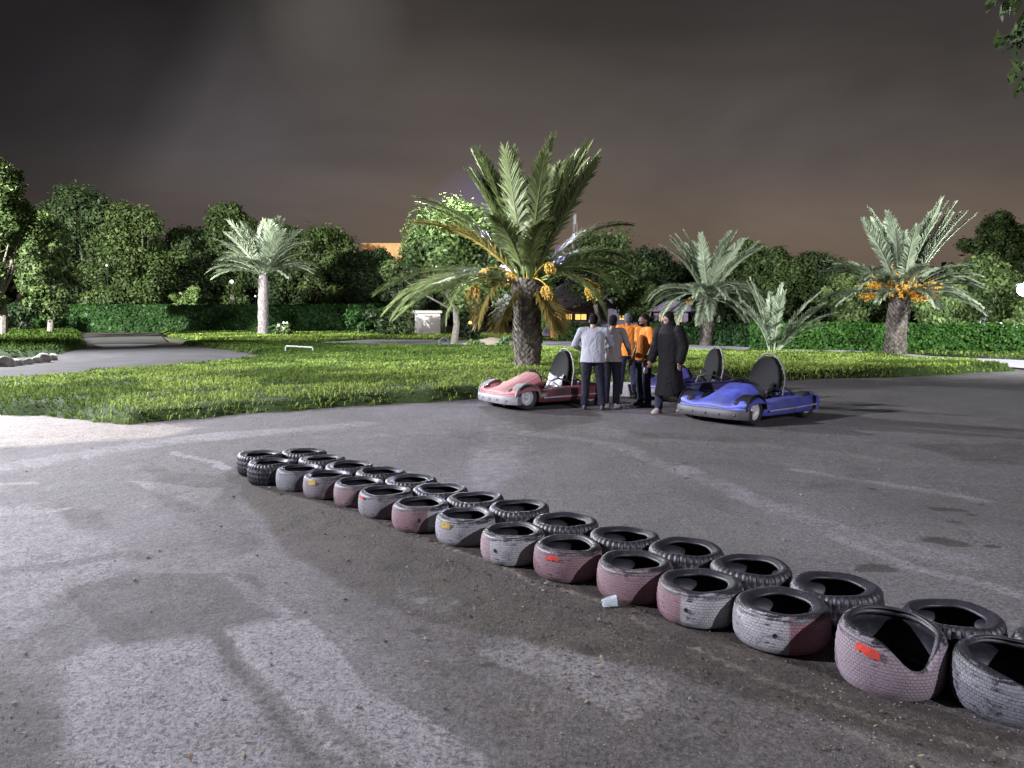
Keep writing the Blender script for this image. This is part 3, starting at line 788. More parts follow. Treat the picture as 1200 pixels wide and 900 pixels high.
for i, (l, rt, by, paints, ex, label) in enumerate(FR):
    g = gp((l + rt) / 2, by)
    R0 = 0.237
    d = math.hypot(*g); cx = g[0] * (1 + R0 / d); cy = g[1] * (1 + R0 / d)
    zc = cy * math.cos(PITCH) + (CAM_H - 0.1) * math.sin(PITCH)
    cx = ((l + rt) / 2 - 600) / FPX * zc
    R = min(0.25, max(0.228, (rt - l) / 2 / FPX * zc * 0.985))
    face = math.atan2(cx, cy)          # turn the painted side to the place the row is seen from
    kw = dict(R=R, seed=i + 3)
    if ex == 'knob': me = tyre_mesh(knobby=True, W=0.21, bead=0.14, **kw)
    elif ex == 'cut': me = tyre_mesh(W=0.265, bead=0.185, paints=paints, cutdip=(0.55, 0.55, 0.125), topcover=0.18, cover=0.8, **kw)
    elif ex == 'cut2': me = tyre_mesh(W=0.22, bead=0.175, paints=paints, cutdip=(0.75, 0.8, 0.05), topcover=0.2, cover=0.62, **kw)
    elif ex == 'whiterim': me = tyre_mesh(W=0.205, bead=0.145, paints=paints, topcover=0.22, cover=0.75, **kw)
    else: me = tyre_mesh(W=0.20, bead=0.148, paints=paints, topcover=0.10, cover=0.68, **kw)
    if i in (5, 6, 8): pass
    if ex in ('knob',):
        o = link('tyre', me, M['tyre']); tag(o, label, 'tyre', 'tyres of the front row of the barrier'); body = o
        o.location = (cx, cy, zlot(cx, cy) + 0.002)
        o.rotation_euler = (0.0, 0.0, -face)
    else:
        o = thing('tyre', label, 'tyre', (cx, cy, zlot(cx, cy) + 0.002), -face, 'tyres of the front row of the barrier')
        link('carcass', me, M['tyre'], o)
        if ex == 'yellow': curved_patch(R, -0.85, -0.52, 0.135, 0.182, 0.003, seed=i).build('sticker', M['stk_yellow'], o)
        if ex == 'red': curved_patch(R, -0.62, -0.25, 0.145, 0.172, 0.003, seed=i).build('sticker', M['stk_red'], o)
        if ex == 'redfleck': curved_patch(R, -1.15, -0.9, 0.165, 0.187, 0.0025, seed=i).build('sticker', M['stk_red'], o)
        if ex == 'cut': curved_patch(R, -0.60, -0.16, 0.198, 0.232, 0.004, jag=0.010, seed=i, zfun=lambda v, z, rr: (rr, z - 0.10 * math.exp(-((v - 0.55) / 0.55) ** 2) * 0.8)).build('sticker', M['stk_red'], o)
        if ex in ('hole', 'hole2', 'holeR'):
            a = {'hole': -0.30, 'hole2': -0.55, 'holeR': -0.10}[ex] - PI / 2
            if i == 6: a = -0.05 - PI / 2
            mb = MB(); rows = []
            c = Vector(((R + 0.001) * math.cos(a), (R + 0.001) * math.sin(a), 0.105)); nrm = Vector((math.cos(a), math.sin(a), 0)); s = Vector((-math.sin(a), math.cos(a), 0))
            for rr, dep in ((0.0125, 0.0), (0.010, 0.0035), (0.008, 0.0015), (0.0005, 0.001)):
                rows.append([tuple(c + nrm * dep + s * rr * math.cos(q / 14 * 2 * PI) + Vector((0, 0, 1.5 if i == 6 else 1.0)) * rr * math.sin(q / 14 * 2 * PI)) for q in range(14)])
            mb.quadgrid(rows, closed_u=True).build('bolt_hole', M['hole'], o)
    o.rotation_euler = (random.uniform(-0.012, 0.012), random.uniform(-0.012, 0.012), -face)
    if ex == 'cut': o.rotation_euler = (0.04, 0.02, -face)
    if ex == 'cut2': o.rotation_euler = (0.05, 0.05, -face)
    FRp.append((cx, cy))

BK = [(332, 382, 529), (352, 399, 535), (380, 439, 544), (420, 472, 552), (451, 511, 561), (484, 546, 571.5), (524, 590, 582), (574, 642, 592.5), (625, 699, 609), (690, 766, 627), (754, 845, 640), (829.5, 929, 662), (923, 1031, 686), (1053, 1178, 720), (1190, 1330, 752)]
ordn = ['first', 'second', 'third', 'fourth', 'fifth', 'sixth', 'seventh', 'eighth', 'ninth', 'tenth', 'eleventh', 'twelfth', 'thirteenth', 'fourteenth', 'fifteenth']
kmesh = [tyre_mesh(R=0.245, W=0.195, bead=0.146 + 0.004 * s, knobby=True, seed=50 + s) for s in range(4)]
BKp = []
for i, (l, rt, cyp) in enumerate(BK):
    g = gp((l + rt) / 2, cyp, 0.195)
    o = link('tyre', kmesh[i % 4], M['tyre'])
    o.location = (g[0], g[1], zlot(*g) + 0.002)
    o.rotation_euler = (random.uniform(-0.02, 0.02), random.uniform(-0.02, 0.02), random.uniform(0, 6))
    lab = 'black knobby unpainted tyre in the rear row, %s from the far end' % ordn[i]
    if i == 14: lab = 'black tyre of the rear row cut off by the right edge of the photo'
    tag(o, lab, 'tyre', 'black tyres of the rear row of the barrier')
    BKp.append(g)
# keep neighbours from sinking into one another: push the rear row away from the front row where they meet
tyr = [ob for ob in C.objects if ob.name.startswith('tyre')]
for it in range(30):
    for a in range(len(tyr)):
        for b in range(a + 1, len(tyr)):
            A = tyr[a].location; B = tyr[b].location
            dx = B.x - A.x; dy = B.y - A.y; d = math.hypot(dx, dy)
            if d < 0.462 and d > 1e-6:
                p = (0.462 - d) / 2 * 0.5
                A.x -= dx / d * p; A.y -= dy / d * p; B.x += dx / d * p; B.y += dy / d * p

# crumpled clear cup
g = gp(714, 711)
t = bmesh.new(); bmesh.ops.create_cone(t, cap_ends=True, segments=14, radius1=0.026, radius2=0.035, depth=0.085)
bmesh.ops.subdivide_edges(t, edges=t.edges, cuts=2)
for v in t.verts: v.co += Vector((random.uniform(-1, 1), random.uniform(-1, 1), random.uniform(-1, 1))) * 0.0045; v.co.y *= 0.72
me = bpy.data.meshes.new('plastic_cup'); t.to_mesh(me); t.free()
o = link('plastic_cup', me, M['plastic']); o.location = (g[0], g[1], 0.026); o.rotation_euler = (0, PI / 2 - 0.1, 0.25)
tag(o, 'crumpled clear plastic cup lying on the dirt before the pink tyres', 'litter')

# ------------------------------------------------------------------ foliage
def leaves(centres, radii, n_per, size, seed, flat=0.0, aspect=2.0, shade_fn=None, droop=0.0):
    r = np.random.default_rng(seed)
    Cs = np.repeat(np.asarray(centres, float), n_per, 0); Rs = np.repeat(np.asarray(radii, float), n_per)
    n = len(Cs)
    d = r.normal(size=(n, 3)); d /= np.linalg.norm(d, axis=1)[:, None]
    rad = r.random(n) ** 0.45 * np.where(r.random(n) < 0.14, 1.3, 1.0)
    P = Cs + d * (Rs * rad)[:, None] * np.array([1, 1, 0.8])
    nrm = d * 1.1 + r.normal(size=(n, 3)) * 0.5 + np.array([0, 0, 0.3]); nrm /= np.linalg.norm(nrm, axis=1)[:, None]
    q = r.normal(size=(n, 3)) + np.array([0, 0, -droop]); u = q - nrm * (q * nrm).sum(1)[:, None]; u /= np.linalg.norm(u, axis=1)[:, None] + 1e-9
    v = np.cross(nrm, u)
    s = size * r.uniform(0.55, 1.45, n)
    U = u * (s * 0.5)[:, None] * math.sqrt(aspect); Vv = v * (s * 0.5)[:, None] / math.sqrt(aspect)
    V = np.stack([P - U, P + Vv + U * 0.1, P + U, P - Vv + U * 0.1], 1).reshape(-1, 3)
    F = np.arange(n * 4).reshape(-1, 4)
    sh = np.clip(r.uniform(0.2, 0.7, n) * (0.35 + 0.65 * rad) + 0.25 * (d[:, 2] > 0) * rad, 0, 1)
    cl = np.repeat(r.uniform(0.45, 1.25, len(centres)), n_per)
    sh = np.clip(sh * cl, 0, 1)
    return V, F, np.repeat(sh, 4)

def crown_clumps(cx, cy, z0, z1, hw, seed, n=70, depth=None):
    """clump centres spread through an uneven crown"""
    r = np.random.default_rng(seed)
    H = z1 - z0; dp = depth or hw
    lobes = []
    for k in range(7):
        a = r.uniform(0, 2 * PI); f = r.uniform(0.05, 0.62)
        zz = z0 + H * r.uniform(0.12, 0.80)
        lobes.append((cx + math.cos(a) * hw * f, cy + math.sin(a) * dp * f, zz, r.uniform(0.30, 0.48)))
    lobes.append((cx, cy, z0 + H * 0.72, 0.42))
    cs = []; rs = []
    for i in range(n):
        L = lobes[r.integers(len(lobes))]
        d = r.normal(size=3); d /= np.linalg.norm(d)
        p = np.array([L[0], L[1], L[2]]) + d * np.array([hw, dp, H * 0.5]) * L[3] * r.uniform(0.7, 1.15)
        p[2] = min(max(p[2], z0 + 0.03 * H), z1 - 0.05 * H)
        if i % 5 < 2:
            d = d * r.random() ** 0.4
            p = np.array([cx, cy, z0 + H * 0.5]) + d * np.array([hw * 0.74, dp * 0.74, H * 0.42])
        p[2] = min(max(p[2], z0 + 0.03 * H), z1 - 0.10 * H)
        cs.append(p); rs.append(hw * r.uniform(0.18, 0.33))
    # make sure the top and both sides reach the measured outline
    cs += [np.array([cx + r.uniform(-.25, .25) * hw, cy, z1 - hw * 0.22]), np.array([cx + r.uniform(-.2, .2) * hw, cy, z1 - hw * 0.42]), np.array([cx + r.uniform(-.4, .4) * hw, cy, z1 - hw * 0.5]), np.array([cx - hw * 0.84, cy, z0 + H * r.uniform(.35, .6)]), np.array([cx + hw * 0.84, cy, z0 + H * r.uniform(.35, .6)])]
    rs += [hw * 0.22, hw * 0.3, hw * 0.3, hw * 0.2, hw * 0.2]
    return cs, rs

def tree(label, px, D, top, bottom, hwpx, matk, seed, base_z=0.0, trunk_px=None, nleaf=9000, group='trees behind the lawns', limbs=True, barkk='bark', leafsize=None, name='leafy_tree', trunk_r=None, core=True):
    x = xat(px, D); z1 = zat(top, D); z0 = zat(bottom, D); hw = hwpx / FPX * D
    tx = x if trunk_px is None else xat(trunk_px, D)
    root = thing(name, label, 'tree', (tx, D, base_z), 0, group)
    z0 = max(z0, 0.15 * z1)
    cs, rs = crown_clumps(x - tx, 0, z0, z1, hw, seed, depth=hw * 0.8)
    ls = leafsize or max(0.16, 0.0031 * D)
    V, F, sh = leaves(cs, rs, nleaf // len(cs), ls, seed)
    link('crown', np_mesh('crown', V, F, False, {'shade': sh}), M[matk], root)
    # trunk and limbs
    r = random.Random(seed)
    mb = MB(); tr = trunk_r or max(0.12, 0.022 * z1)
    zf = z0 + (z1 - z0) * 0.25
    pts = [(0, 0, -0.1), (0.05 * hw, 0, zf * 0.4), ((x - tx) * 0.4 + r.uniform(-.05, .05) * hw, 0, zf * 0.8), ((x - tx) * 0.7, 0, zf + (z1 - z0) * 0.2)]
    mb.tube(pts, [tr * 1.25, tr, tr * 0.85, tr * 0.5], 9)
    pick = sorted(range(len(cs)), key=lambda i: r.random())[:14]
    for i in pick:
        c = cs[i]; s0 = Vector(pts[2]) * r.uniform(0.75, 1.0)
        mid = (s0 + Vector(c)) * 0.5 + Vector((0, 0, -0.06 * hw)) + Vector((r.uniform(-1, 1), r.uniform(-1, 1), r.uniform(-.5, .5))) * hw * 0.08
        mb.tube([s0, mid, Vector(c)], [tr * 0.42, tr * 0.27, tr * 0.1], 6)
    mb.build('trunk', M[barkk], root)
    return root

TREES = [
 ('tall bright green tree cut by the left edge of the photo', 2, 50, 178, 392, 58, 'leafA', 101, dict(nleaf=38000, barkk='bark')),
 ('round olive tree just right of the tall tree on the left edge', 58, 57, 246, 394, 42, 'leafA', 102, {}),
 ('tall grey-green tree with a ragged top above the left hedge', 98, 84, 210, 372, 52, 'leafB', 103, {}),
 ('broad olive-green tree peaking left of the stepped treeline dip', 160, 80, 230, 372, 52, 'leafA', 104, {}),
 ('lower dark tree between two taller ones above the left hedge', 222, 86, 262, 376, 46, 'leafB', 105, {}),
 ('tall thin-topped olive tree just left of the far pale palm', 272, 88, 234, 376, 36, 'leafA', 106, {}),
 ('brownish green tree rising right behind the far pale palm', 338, 88, 262, 376, 42, 'leafB', 107, {}),
 ('bushy green tree second right of the far pale palm', 388, 82, 264, 380, 42, 'leafA', 108, {}),
 ('dark green tree below the orange-lit rooftop', 440, 78, 288, 384, 38, 'leafB', 109, {}),
 ('dark tree standing right of the orange-lit rooftop', 478, 62, 300, 378, 30, 'leafD', 110, {}),
 ('leafy tree with brightly lit upper crown left of the big palm', 530, 39, 238, 372, 82, 'leafC', 111, dict(trunk_px=531, nleaf=34000, leafsize=0.15)),
 ('lit green tree seen behind the stalks of the big palm', 622, 48, 278, 372, 42, 'leafC', 112, dict(nleaf=9000)),
 ('grey-green spreading tree right of the big palm', 698, 48, 268, 356, 66, 'leafA', 113, dict(nleaf=9000)),
 ('dark tree behind the spreading one right of the big palm', 756, 62, 290, 392, 52, 'leafD', 114, {}),
 ('small green tree with a slender trunk above the orange shirts', 742, 50, 320, 372, 34, 'leafA', 115, dict(trunk_px=748)),
 ('black-looking tree behind the drooping mid palm', 800, 60, 306, 396, 48, 'leafD', 116, {}),
 ('olive tree peaking just right of the drooping mid palm', 872, 52, 278, 392, 42, 'leafA', 117, {}),
 ('dark green tree above the young trunkless palm', 912, 50, 286, 394, 44, 'leafA', 118, {}),
 ('shadowed tree between the young palm and the right palm', 956, 52, 292, 396, 50, 'leafB', 119, {}),
 ('tree with bare pale limbs showing left of the right palm', 1004, 42, 314, 374, 42, 'leafC', 120, dict(barkk='palebark', trunk_px=1020)),
 ('light green bushy tree just right of the right palm trunk', 1098, 38, 328, 398, 34, 'leafC', 121, dict(barkk='palebark')),
 ('large pale green tree between the right palm and the street lamp', 1152, 42, 292, 396, 52, 'leafC', 122, dict(barkk='palebark', nleaf=12000)),
 ('tall dim tree rising behind the pale green tree at right', 1166, 58, 246, 340, 48, 'leafA', 123, {}),
 ('small leafy tree cut by the right edge below the street lamp', 1206, 37, 350, 402, 30, 'leafC', 124, {}),
 ('dark tree at the right edge behind the street lamp', 1225, 50, 280, 390, 45, 'leafB', 125, {}),
 ('slender-trunked small tree between the mid palm and young palm', 872, 42, 348, 392, 24, 'leafB', 126, dict(trunk_px=876)),
 ('low dark tree just left of the drooping mid palm', 772, 52, 340, 398, 30, 'leafD', 127, {}),
]
for (lab, px, D, top, bot, hw, mk, sd, kw) in TREES:
    if D >= 78: hw *= 1.22
    kw = dict(kw); kw.setdefault('nleaf', 30000)
    tree(lab, px, D, top, bot, hw, mk, sd, **kw)

def leafbox(x0, x1, y0, y1, zt, n, size, seed, wob=0.15):
    """leaves over the top and sides of a clipped block"""
    r = np.random.default_rng(seed)
    P = []
    A = [(x1 - x0) * (y1 - y0), (x1 - x0) * zt, (y1 - y0) * zt]
    tot = A[0] + 2 * A[1] + 2 * A[2]
    c = r.random(n) * tot
    u = r.random(n); v = r.random(n)
    X = x0 + (x1 - x0) * u; Y = y0 + (y1 - y0) * v; Z = zt * v
    top = c < A[0]; fr = (c >= A[0]) & (c < A[0] + A[1] * 1.8); bk = (c >= A[0] + A[1] * 1.8) & (c < A[0] + 2 * A[1]); sd = ~(top | fr | bk)
    Zz = np.where(top, zt, Z); Yy = np.where(fr, y0, np.where(bk, y1, np.where(sd, y0 + (y1 - y0) * u, Y)))
    Xx = np.where(sd, np.where(r.random(n) < 0.5, x0, x1), X)
    w = (fbm(Xx + Zz * 1.7, Yy + Zz, seed, 3, 0.9) - 0.5) * 2 * wob
    Yy = Yy + np.where(fr, -w, 0) + r.normal(size=n) * 0.05; Zz = np.where(top, zt + w, Zz) + r.normal(size=n) * 0.04; Xx = Xx + r.normal(size=n) * 0.05
    P = np.stack([Xx, Yy, np.maximum(Zz, 0.02)], -1)
    nrm = np.where(top[:, None], [0, 0, 1], np.where(fr[:, None], [0, -1, 0], [0, 0.5, 0.5])) + r.normal(size=(n, 3)) * 0.55
    nrm /= np.linalg.norm(nrm, axis=1)[:, None]
    q = r.normal(size=(n, 3)); uu = q - nrm * (q * nrm).sum(1)[:, None]; uu /= np.linalg.norm(uu, axis=1)[:, None]
    vv = np.cross(nrm, uu); s = size * r.uniform(0.5, 1.5, n)
    U = uu * (s * .6)[:, None]; W = vv * (s * .35)[:, None]
    V = np.stack([P - U, P + W, P + U, P - W], 1).reshape(-1, 3)
    sh = np.clip(r.uniform(0, 1, n) * (0.25 + 1.2 * fbm(Xx * 1.0 + Zz, Yy, seed + 2, 3, 0.7)), 0, 1)
    return V, np.arange(4 * n).reshape(-1, 4), np.repeat(sh, 4)

def hedge(label, px0, px1, D0, D1, zt, thick, mk, seed, dens, size, group='clipped hedges'):
    xa = xat(px0, D0); xb = xat(px1, D1)
    L = math.hypot(xb - xa, D1 - D0); rz = math.atan2(D1 - D0, xb - xa)
    root = thing('hedge', label, 'hedge', (xa, D0, 0), rz, group)
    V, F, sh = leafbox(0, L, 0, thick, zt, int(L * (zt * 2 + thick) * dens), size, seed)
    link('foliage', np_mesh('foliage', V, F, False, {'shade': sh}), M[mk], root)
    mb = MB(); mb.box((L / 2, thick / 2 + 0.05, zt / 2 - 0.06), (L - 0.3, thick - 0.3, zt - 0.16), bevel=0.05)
    mb.build('dark_core', M['core'], root, False)  # solid dark box, coloured for the shade inside the leaves
hedge('long tall dark hedge across the far left lawn', -150, 462, 73, 70, 2.45, 2.0, 'hedge', 31, 70, 0.26)
hedge('low dark hedge behind the drooping mid palm', 762, 884, 43, 38, 1.15, 1.3, 'hedge', 32, 150, 0.15)
hedge('low bright clipped hedge running behind the right palm', 880, 1260, 36.5, 30.5, 1.22, 1.3, 'hedge_r', 33, 260, 0.11)
hedge('short dark hedge under the orange lit windows', 653, 702, 46, 46, 1.05, 1.2, 'hedge', 34, 150, 0.16)

def bush(label, px, D, hwpx, hpx, mk, seed, n=2600, size=0.14, name='bush', flowers=False, group=None):
    x = xat(px, D); hw = hwpx / FPX * D; h = hpx / FPX * D
    root = thing(name, label, 'bush', (x, D, 0), 0, group)
    r = np.random.default_rng(seed)
    cs = [np.array([r.uniform(-.7, .7) * hw, r.uniform(-.5, .5) * hw, h * r.uniform(0.25, 0.85)]) for _ in range(16)]
    V, F, sh = leaves(cs, [min(hw, h) * 0.32] * 16, n // 16, size, seed)
    V[:, 2] = np.maximum(V[:, 2], 0.0)
    link('foliage', np_mesh('foliage', V, F, False, {'shade': sh}), M[mk], root)
    mb = MB()
    for c in cs[:9]: mb.tube([(0, 0, -0.05), tuple(Vector(c) * 0.5 + Vector((0, 0, 0.05))), tuple(c)], [0.035, 0.02, 0.008], 5)
    mb.build('stems', M['bark'], root)
    if flowers:
        for k in range(9):
            c = cs[k]; mb = MB(); 
            p = Vector(c) + Vector((0, -0.1, h * 0.15))
            for q in range(5):
                a = q / 5 * 2 * PI; mb.sphere(p + Vector((math.cos(a) * .06, 0, math.sin(a) * .06)), (0.035, 0.03, 0.035), 6, 4)
            mb.build('flower', M['whitepaint'], root)
bush('small white-flowering plant just right of the far pale palm', 330, 57, 12, 18, 'leafC', 41, 500, 0.16, 'flowering_plant', True)
bush('short leafy plant at the foot of the far pale palm', 322, 58, 7, 16, 'hedge', 42, 300, 0.16)
bush('rounded pale bush at the right end of the tall hedge', 458, 58, 30, 32, 'leafB', 43, 4000, 0.18)
bush('dark bush left of the white wall', 428, 62, 26, 30, 'hedge', 44, 3000, 0.2)
bush('dark bush right of the white wall beyond the lit tree trunk', 552, 50, 22, 28, 'leafD', 45, 2600, 0.16)
bush('small bright plant left of the big palm trunk', 588, 34, 9, 24, 'leafE', 46, 500, 0.12)
bush('bright leafy plant right of the big palm trunk', 632, 40, 12, 40, 'leafE', 47, 1000, 0.13)
bush('low green plant on the sandy mound by the big palm', 556, 37, 14, 11, 'leafC', 48, 900, 0.1)
bush('bright shrub on the hedge line near the right edge', 1172, 33, 16, 36, 'leafC', 49, 1500, 0.12)
bush('dark bush in the corner under the left edge trees', 18, 66, 30, 40, 'leafD', 50, 3000, 0.22)
bush('pale lit shrub glowing between the left trees', 216, 76, 20, 58, 'leafC', 51, 2400, 0.24)

# far-off wood that closes the gaps
r = np.random.default_rng(9)
cs = []; rs = []
for k in range(300):
    x = r.uniform(-105, 95); cs.append(np.array([x, 118 + r.uniform(-8, 8), r.uniform(0.5, 1) * (7.5 + 1.5 * math.sin(x * 0.11))])); rs.append(r.uniform(2.4, 4.2))
    if k % 2: cs[-1][2] *= 0.4
V, F, sh = leaves(cs, rs, 130, 0.8, 9)
o = link('distant_wood', np_mesh('distant_wood', V, F, False, {'shade': sh * 0.5}), M['leafD'])
tag(o, 'dark distant mass of trees behind everything along the horizon', 'woodland', kind='stuff')

# ------------------------------------------------------------------ date palms
def frond_mesh(L, e0, bend, seed, leaflet=0.42, n=44, width=1.0, twist=0.0, tipdrop=0.0):
    """frond leaving the origin towards +X; e0 start elevation, bend total droop"""
    r = np.random.default_rng(seed)
    K = 16; pts = []; p = np.zeros(3)
    side_curve = r.uniform(-0.12, 0.12)
    ang = []
    for k in range(K + 1):
        t = k / K
        e = e0 - bend * t ** 1.25
        az = side_curve * t
        pts.append(p.copy()); ang.append((e, az))
        d = np.array([math.cos(e) * math.cos(az), math.cos(e) * math.sin(az), math.sin(e)])
        p = p + d * L / K
    pts = np.array(pts)
    V = []; F = []; sh = []
    # rachis: a triangular bar
    m0 = 0
    for k in range(K + 1):
        w = 0.028 * (1 - 0.85 * k / K) * width
        e, az = ang[k]
        up = np.array([-math.sin(e) * math.cos(az), -math.sin(e) * math.sin(az), math.cos(e)]); sd = np.array([-math.sin(az), math.cos(az), 0])
        for q in ((1, 0), (-0.5, 0.9), (-0.5, -0.9)):
            V.append(pts[k] + up * w * q[0] + sd * w * q[1]); sh.append(1.0)
    for k in range(K):
        for q in range(3):
            a = k * 3 + q; b = k * 3 + (q + 1) % 3
            F.append((a, b, b + 3, a + 3))
    s0 = 0.16
    for i in range(n):
        t = s0 + (1 - s0) * i / (n - 1)
        kk = t * K; k = min(K - 1, int(kk)); f = kk - k
        c = pts[k] * (1 - f) + pts[k + 1] * f
        e, az = ang[k]
        tan = np.array([math.cos(e) * math.cos(az), math.cos(e) * math.sin(az), math.sin(e)])
        up = np.array([-math.sin(e) * math.cos(az), -math.sin(e) * math.sin(az), math.cos(e)]); sd = np.array([-math.sin(az), math.cos(az), 0])
        ll = leaflet * (0.45 + 0.75 * math.sin(PI * min(1, (t - s0) / (1 - s0) * 0.85 + 0.12))) * r.uniform(0.8, 1.15)
        for sg in (-1, 1):
            spread = 0.95 - 0.55 * t + r.uniform(-.14, .14)
            lift = 0.38 + r.uniform(-.25, .25)
            d = tan * math.cos(spread) + (sd * sg * math.cos(lift) + up * math.sin(lift)) * math.sin(spread)
            d /= np.linalg.norm(d)
            wv = np.cross(d, up * 0.8 + sd * sg * 0.3); wv /= np.linalg.norm(wv) + 1e-9
            w = 0.017 * width * r.uniform(0.8, 1.3)
            b0 = c; m = c + d * ll * 0.5; tip = c + d * ll + np.array([0, 0, -0.10 * ll * r.uniform(0.5, 2.0)])
            j = len(V)
            V += [b0 - wv * w * 0.5, b0 + wv * w * 0.5, m + wv * w, m - wv * w, tip]
            F.append((j, j + 1, j + 2, j + 3)); F.append((j + 3, j + 2, j + 4, j + 4))
            s = r.uniform(0.2, 1.0); sh += [s * 0.7, s * 0.7, s, s, min(1, s * 1.2)]
    me = bpy.data.meshes.new('frond')
    me.from_pydata([tuple(v) for v in V], [], [f if f[2] != f[3] else f[:3] for f in F])
    a = me.attributes.new('shade', 'FLOAT', 'POINT'); a.data.foreach_set('value', np.array(sh, np.float32))
    me.update(); return me

def palm_trunk(h, r0, r1, seed, mat, root, lean=(0, 0), scales=15):
    r = np.random.default_rng(seed)
    rows = max(10, int(h / 0.075)); V = []; F = []; sh = []
    nseg = 20
    # core
    for i in range(12):
        z = h * i / 11 - (0.1 if i == 0 else 0)
        rr = r0 + (r1 - r0) * i / 11
        for k in range(nseg):
            a = k / nseg * 2 * PI
            V.append((lean[0] * max(0, z / h) ** 1.3 + math.cos(a) * rr * 0.9, lean[1] * z / h + math.sin(a) * rr * 0.9, z)); sh.append(0.05)
    for i in range(11):
        for k in range(nseg):
            a = i * nseg + k; b = i * nseg + (k + 1) % nseg
            F.append((a, b, b + nseg, a + nseg))
    # leaf bases in a spiral
    for i in range(rows):
        z = h * (i + 0.3) / rows; rr = (r0 + (r1 - r0) * z / h) * (1 + 0.05 * math.sin(z * 5 + seed))
        for k in range(scales):
            a = (k + (i % 2) * 0.5) / scales * 2 * PI + r.normal() * 0.03
            w = PI * rr / scales * r.uniform(0.75, 1.1); hh = 0.12 * r.uniform(0.7, 1.3); out = rr * r.uniform(0.10, 0.22)
            ca, sa = math.cos(a), math.sin(a); lx = lean[0] * max(0, z / h) ** 1.3; ly = lean[1] * z / h
            def P(u, zz, ro): return (lx + ca * (rr * 0.9 + ro) - sa * u, ly + sa * (rr * 0.9 + ro) + ca * u, z + zz)
            j = len(V)
            V += [P(-w, -hh * .4, 0), P(w, -hh * .4, 0), P(w * .75, hh * .45, out * .8), P(-w * .75, hh * .45, out * .8), P(0, -hh * .9, out * .3), P(0, hh * .75, out), P(-w * .5, hh * .5, 0), P(w * .5, hh * .5, 0)]
            F += [(j, j + 4, j + 5, j + 3), (j + 4, j + 1, j + 2, j + 5), (j + 3, j + 5, j + 6, j + 6), (j + 5, j + 2, j + 7, j + 7), (j + 6, j + 5, j + 7, j + 7)]
            s = r.uniform(0.15, 1.0); sh += [s * .3, s * .3, s, s, s * .5, s, s * .2, s * .2]
    me = bpy.data.meshes.new('trunk')
    me.from_pydata(V, [], [f if f[2] != f[3] else f[:3] for f in F])
    a = me.attributes.new('shade', 'FLOAT', 'POINT'); a.data.foreach_set('value', np.array(sh, np.float32)); me.update()
    link('trunk', me, mat, root)

def date_bunch(root, p0, dirv, L, size, mstalk, mdate, seed, strands=26, spray=False):
    """arching stalk ending in a hanging cluster of fruit strands"""
    r = random.Random(seed)
    d = Vector(dirv).normalized()
    pts = [Vector(p0)]
    for k in range(1, 7):
        t = k / 6; pts.append(Vector(p0) + d * L * t + Vector((0, 0, -0.35 * L * t * t)))
    mb = MB(); mb.tube(pts, [0.022, 0.022, 0.02, 0.018, 0.016, 0.014, 0.012], 6)
    e = pts[-1]
    for s in range(strands):
        a = r.uniform(0, 2 * PI); q = Vector((math.cos(a), math.sin(a), 0)) * size * r.uniform(.15, .5)
        f = e + q * 0.8 + Vector((0, 0, -size * r.uniform(0.5, 1.1))) + d * size * 0.2
        if spray:
            q = Vector((r.uniform(-1, 1), r.uniform(-1, 1), r.uniform(-1, 1))) * size * .5; f = e + q + d * size * r.uniform(0.3, 1.3) + Vector((0, 0, -0.25 * size))
        mb.tube([e, (e + f) / 2 + q * 0.4, f], 0.006, 4, cap=False)
        for k in range(9):
            t = 0.25 + 0.75 * k / 8; c = e.lerp(f, t) + q * 0.5 * math.sin(PI * t) + Vector((r.uniform(-1, 1), r.uniform(-1, 1), r.uniform(-1, 1))) * 0.02
            t2 = bmesh.new(); bmesh.ops.create_icosphere(t2, subdivisions=1, radius=0.02)
            bmesh.ops.scale(t2, verts=t2.verts, vec=(1, 1, 1.4)); bmesh.ops.translate(t2, verts=t2.verts, vec=c); mb.merge(t2)
    mb.build('date_bunch', mdate, root)

def palm(label, px, base_py, crown_py, fronds, mats, r0, r1, leaflet, seed, fwidth=1.0, lean=0.0, bark='palmbark', bunches=None, name='date_palm', n=44):
    x, y = gp(px, base_py)
    h = zat(crown_py, y)
    root = thing(name, label, 'palm tree', (x, y, 0), 0, 'date palms on the lawns')
    if h > 0.4: palm_trunk(h, r0, r1, seed, M[bark], root, (lean, 0))
    r = random.Random(seed)
    protos = {}
    for i, (az, e0, bend, L, *mk) in enumerate(fronds):
        key = (round(e0, 1), round(bend, 1), round(L, 1), i % 3)
        me = frond_mesh(L, e0, bend, seed * 100 + i, leaflet, n, fwidth)
        m = M[mk[0]] if mk else mats
        o = link('frond', me, m, root)
        rr = r1 * 0.55
        o.location = (lean + math.cos(az) * rr, math.sin(az) * rr, h - 0.02 - 0.10 * (1 - e0))
        o.rotation_euler = (r.uniform(-.25, .25), 0, az)
    for b in (bunches or []):
        date_bunch(root, (lean + b[0] * .25, b[1] * .25, h + 0.05), (b[0], b[1], b[2]), b[3], b[4], M['rachis'], M[b[5]], int(seed + b[3] * 100), spray=(len(b) > 6))
    return root, h, y

R_ = random.Random(4)
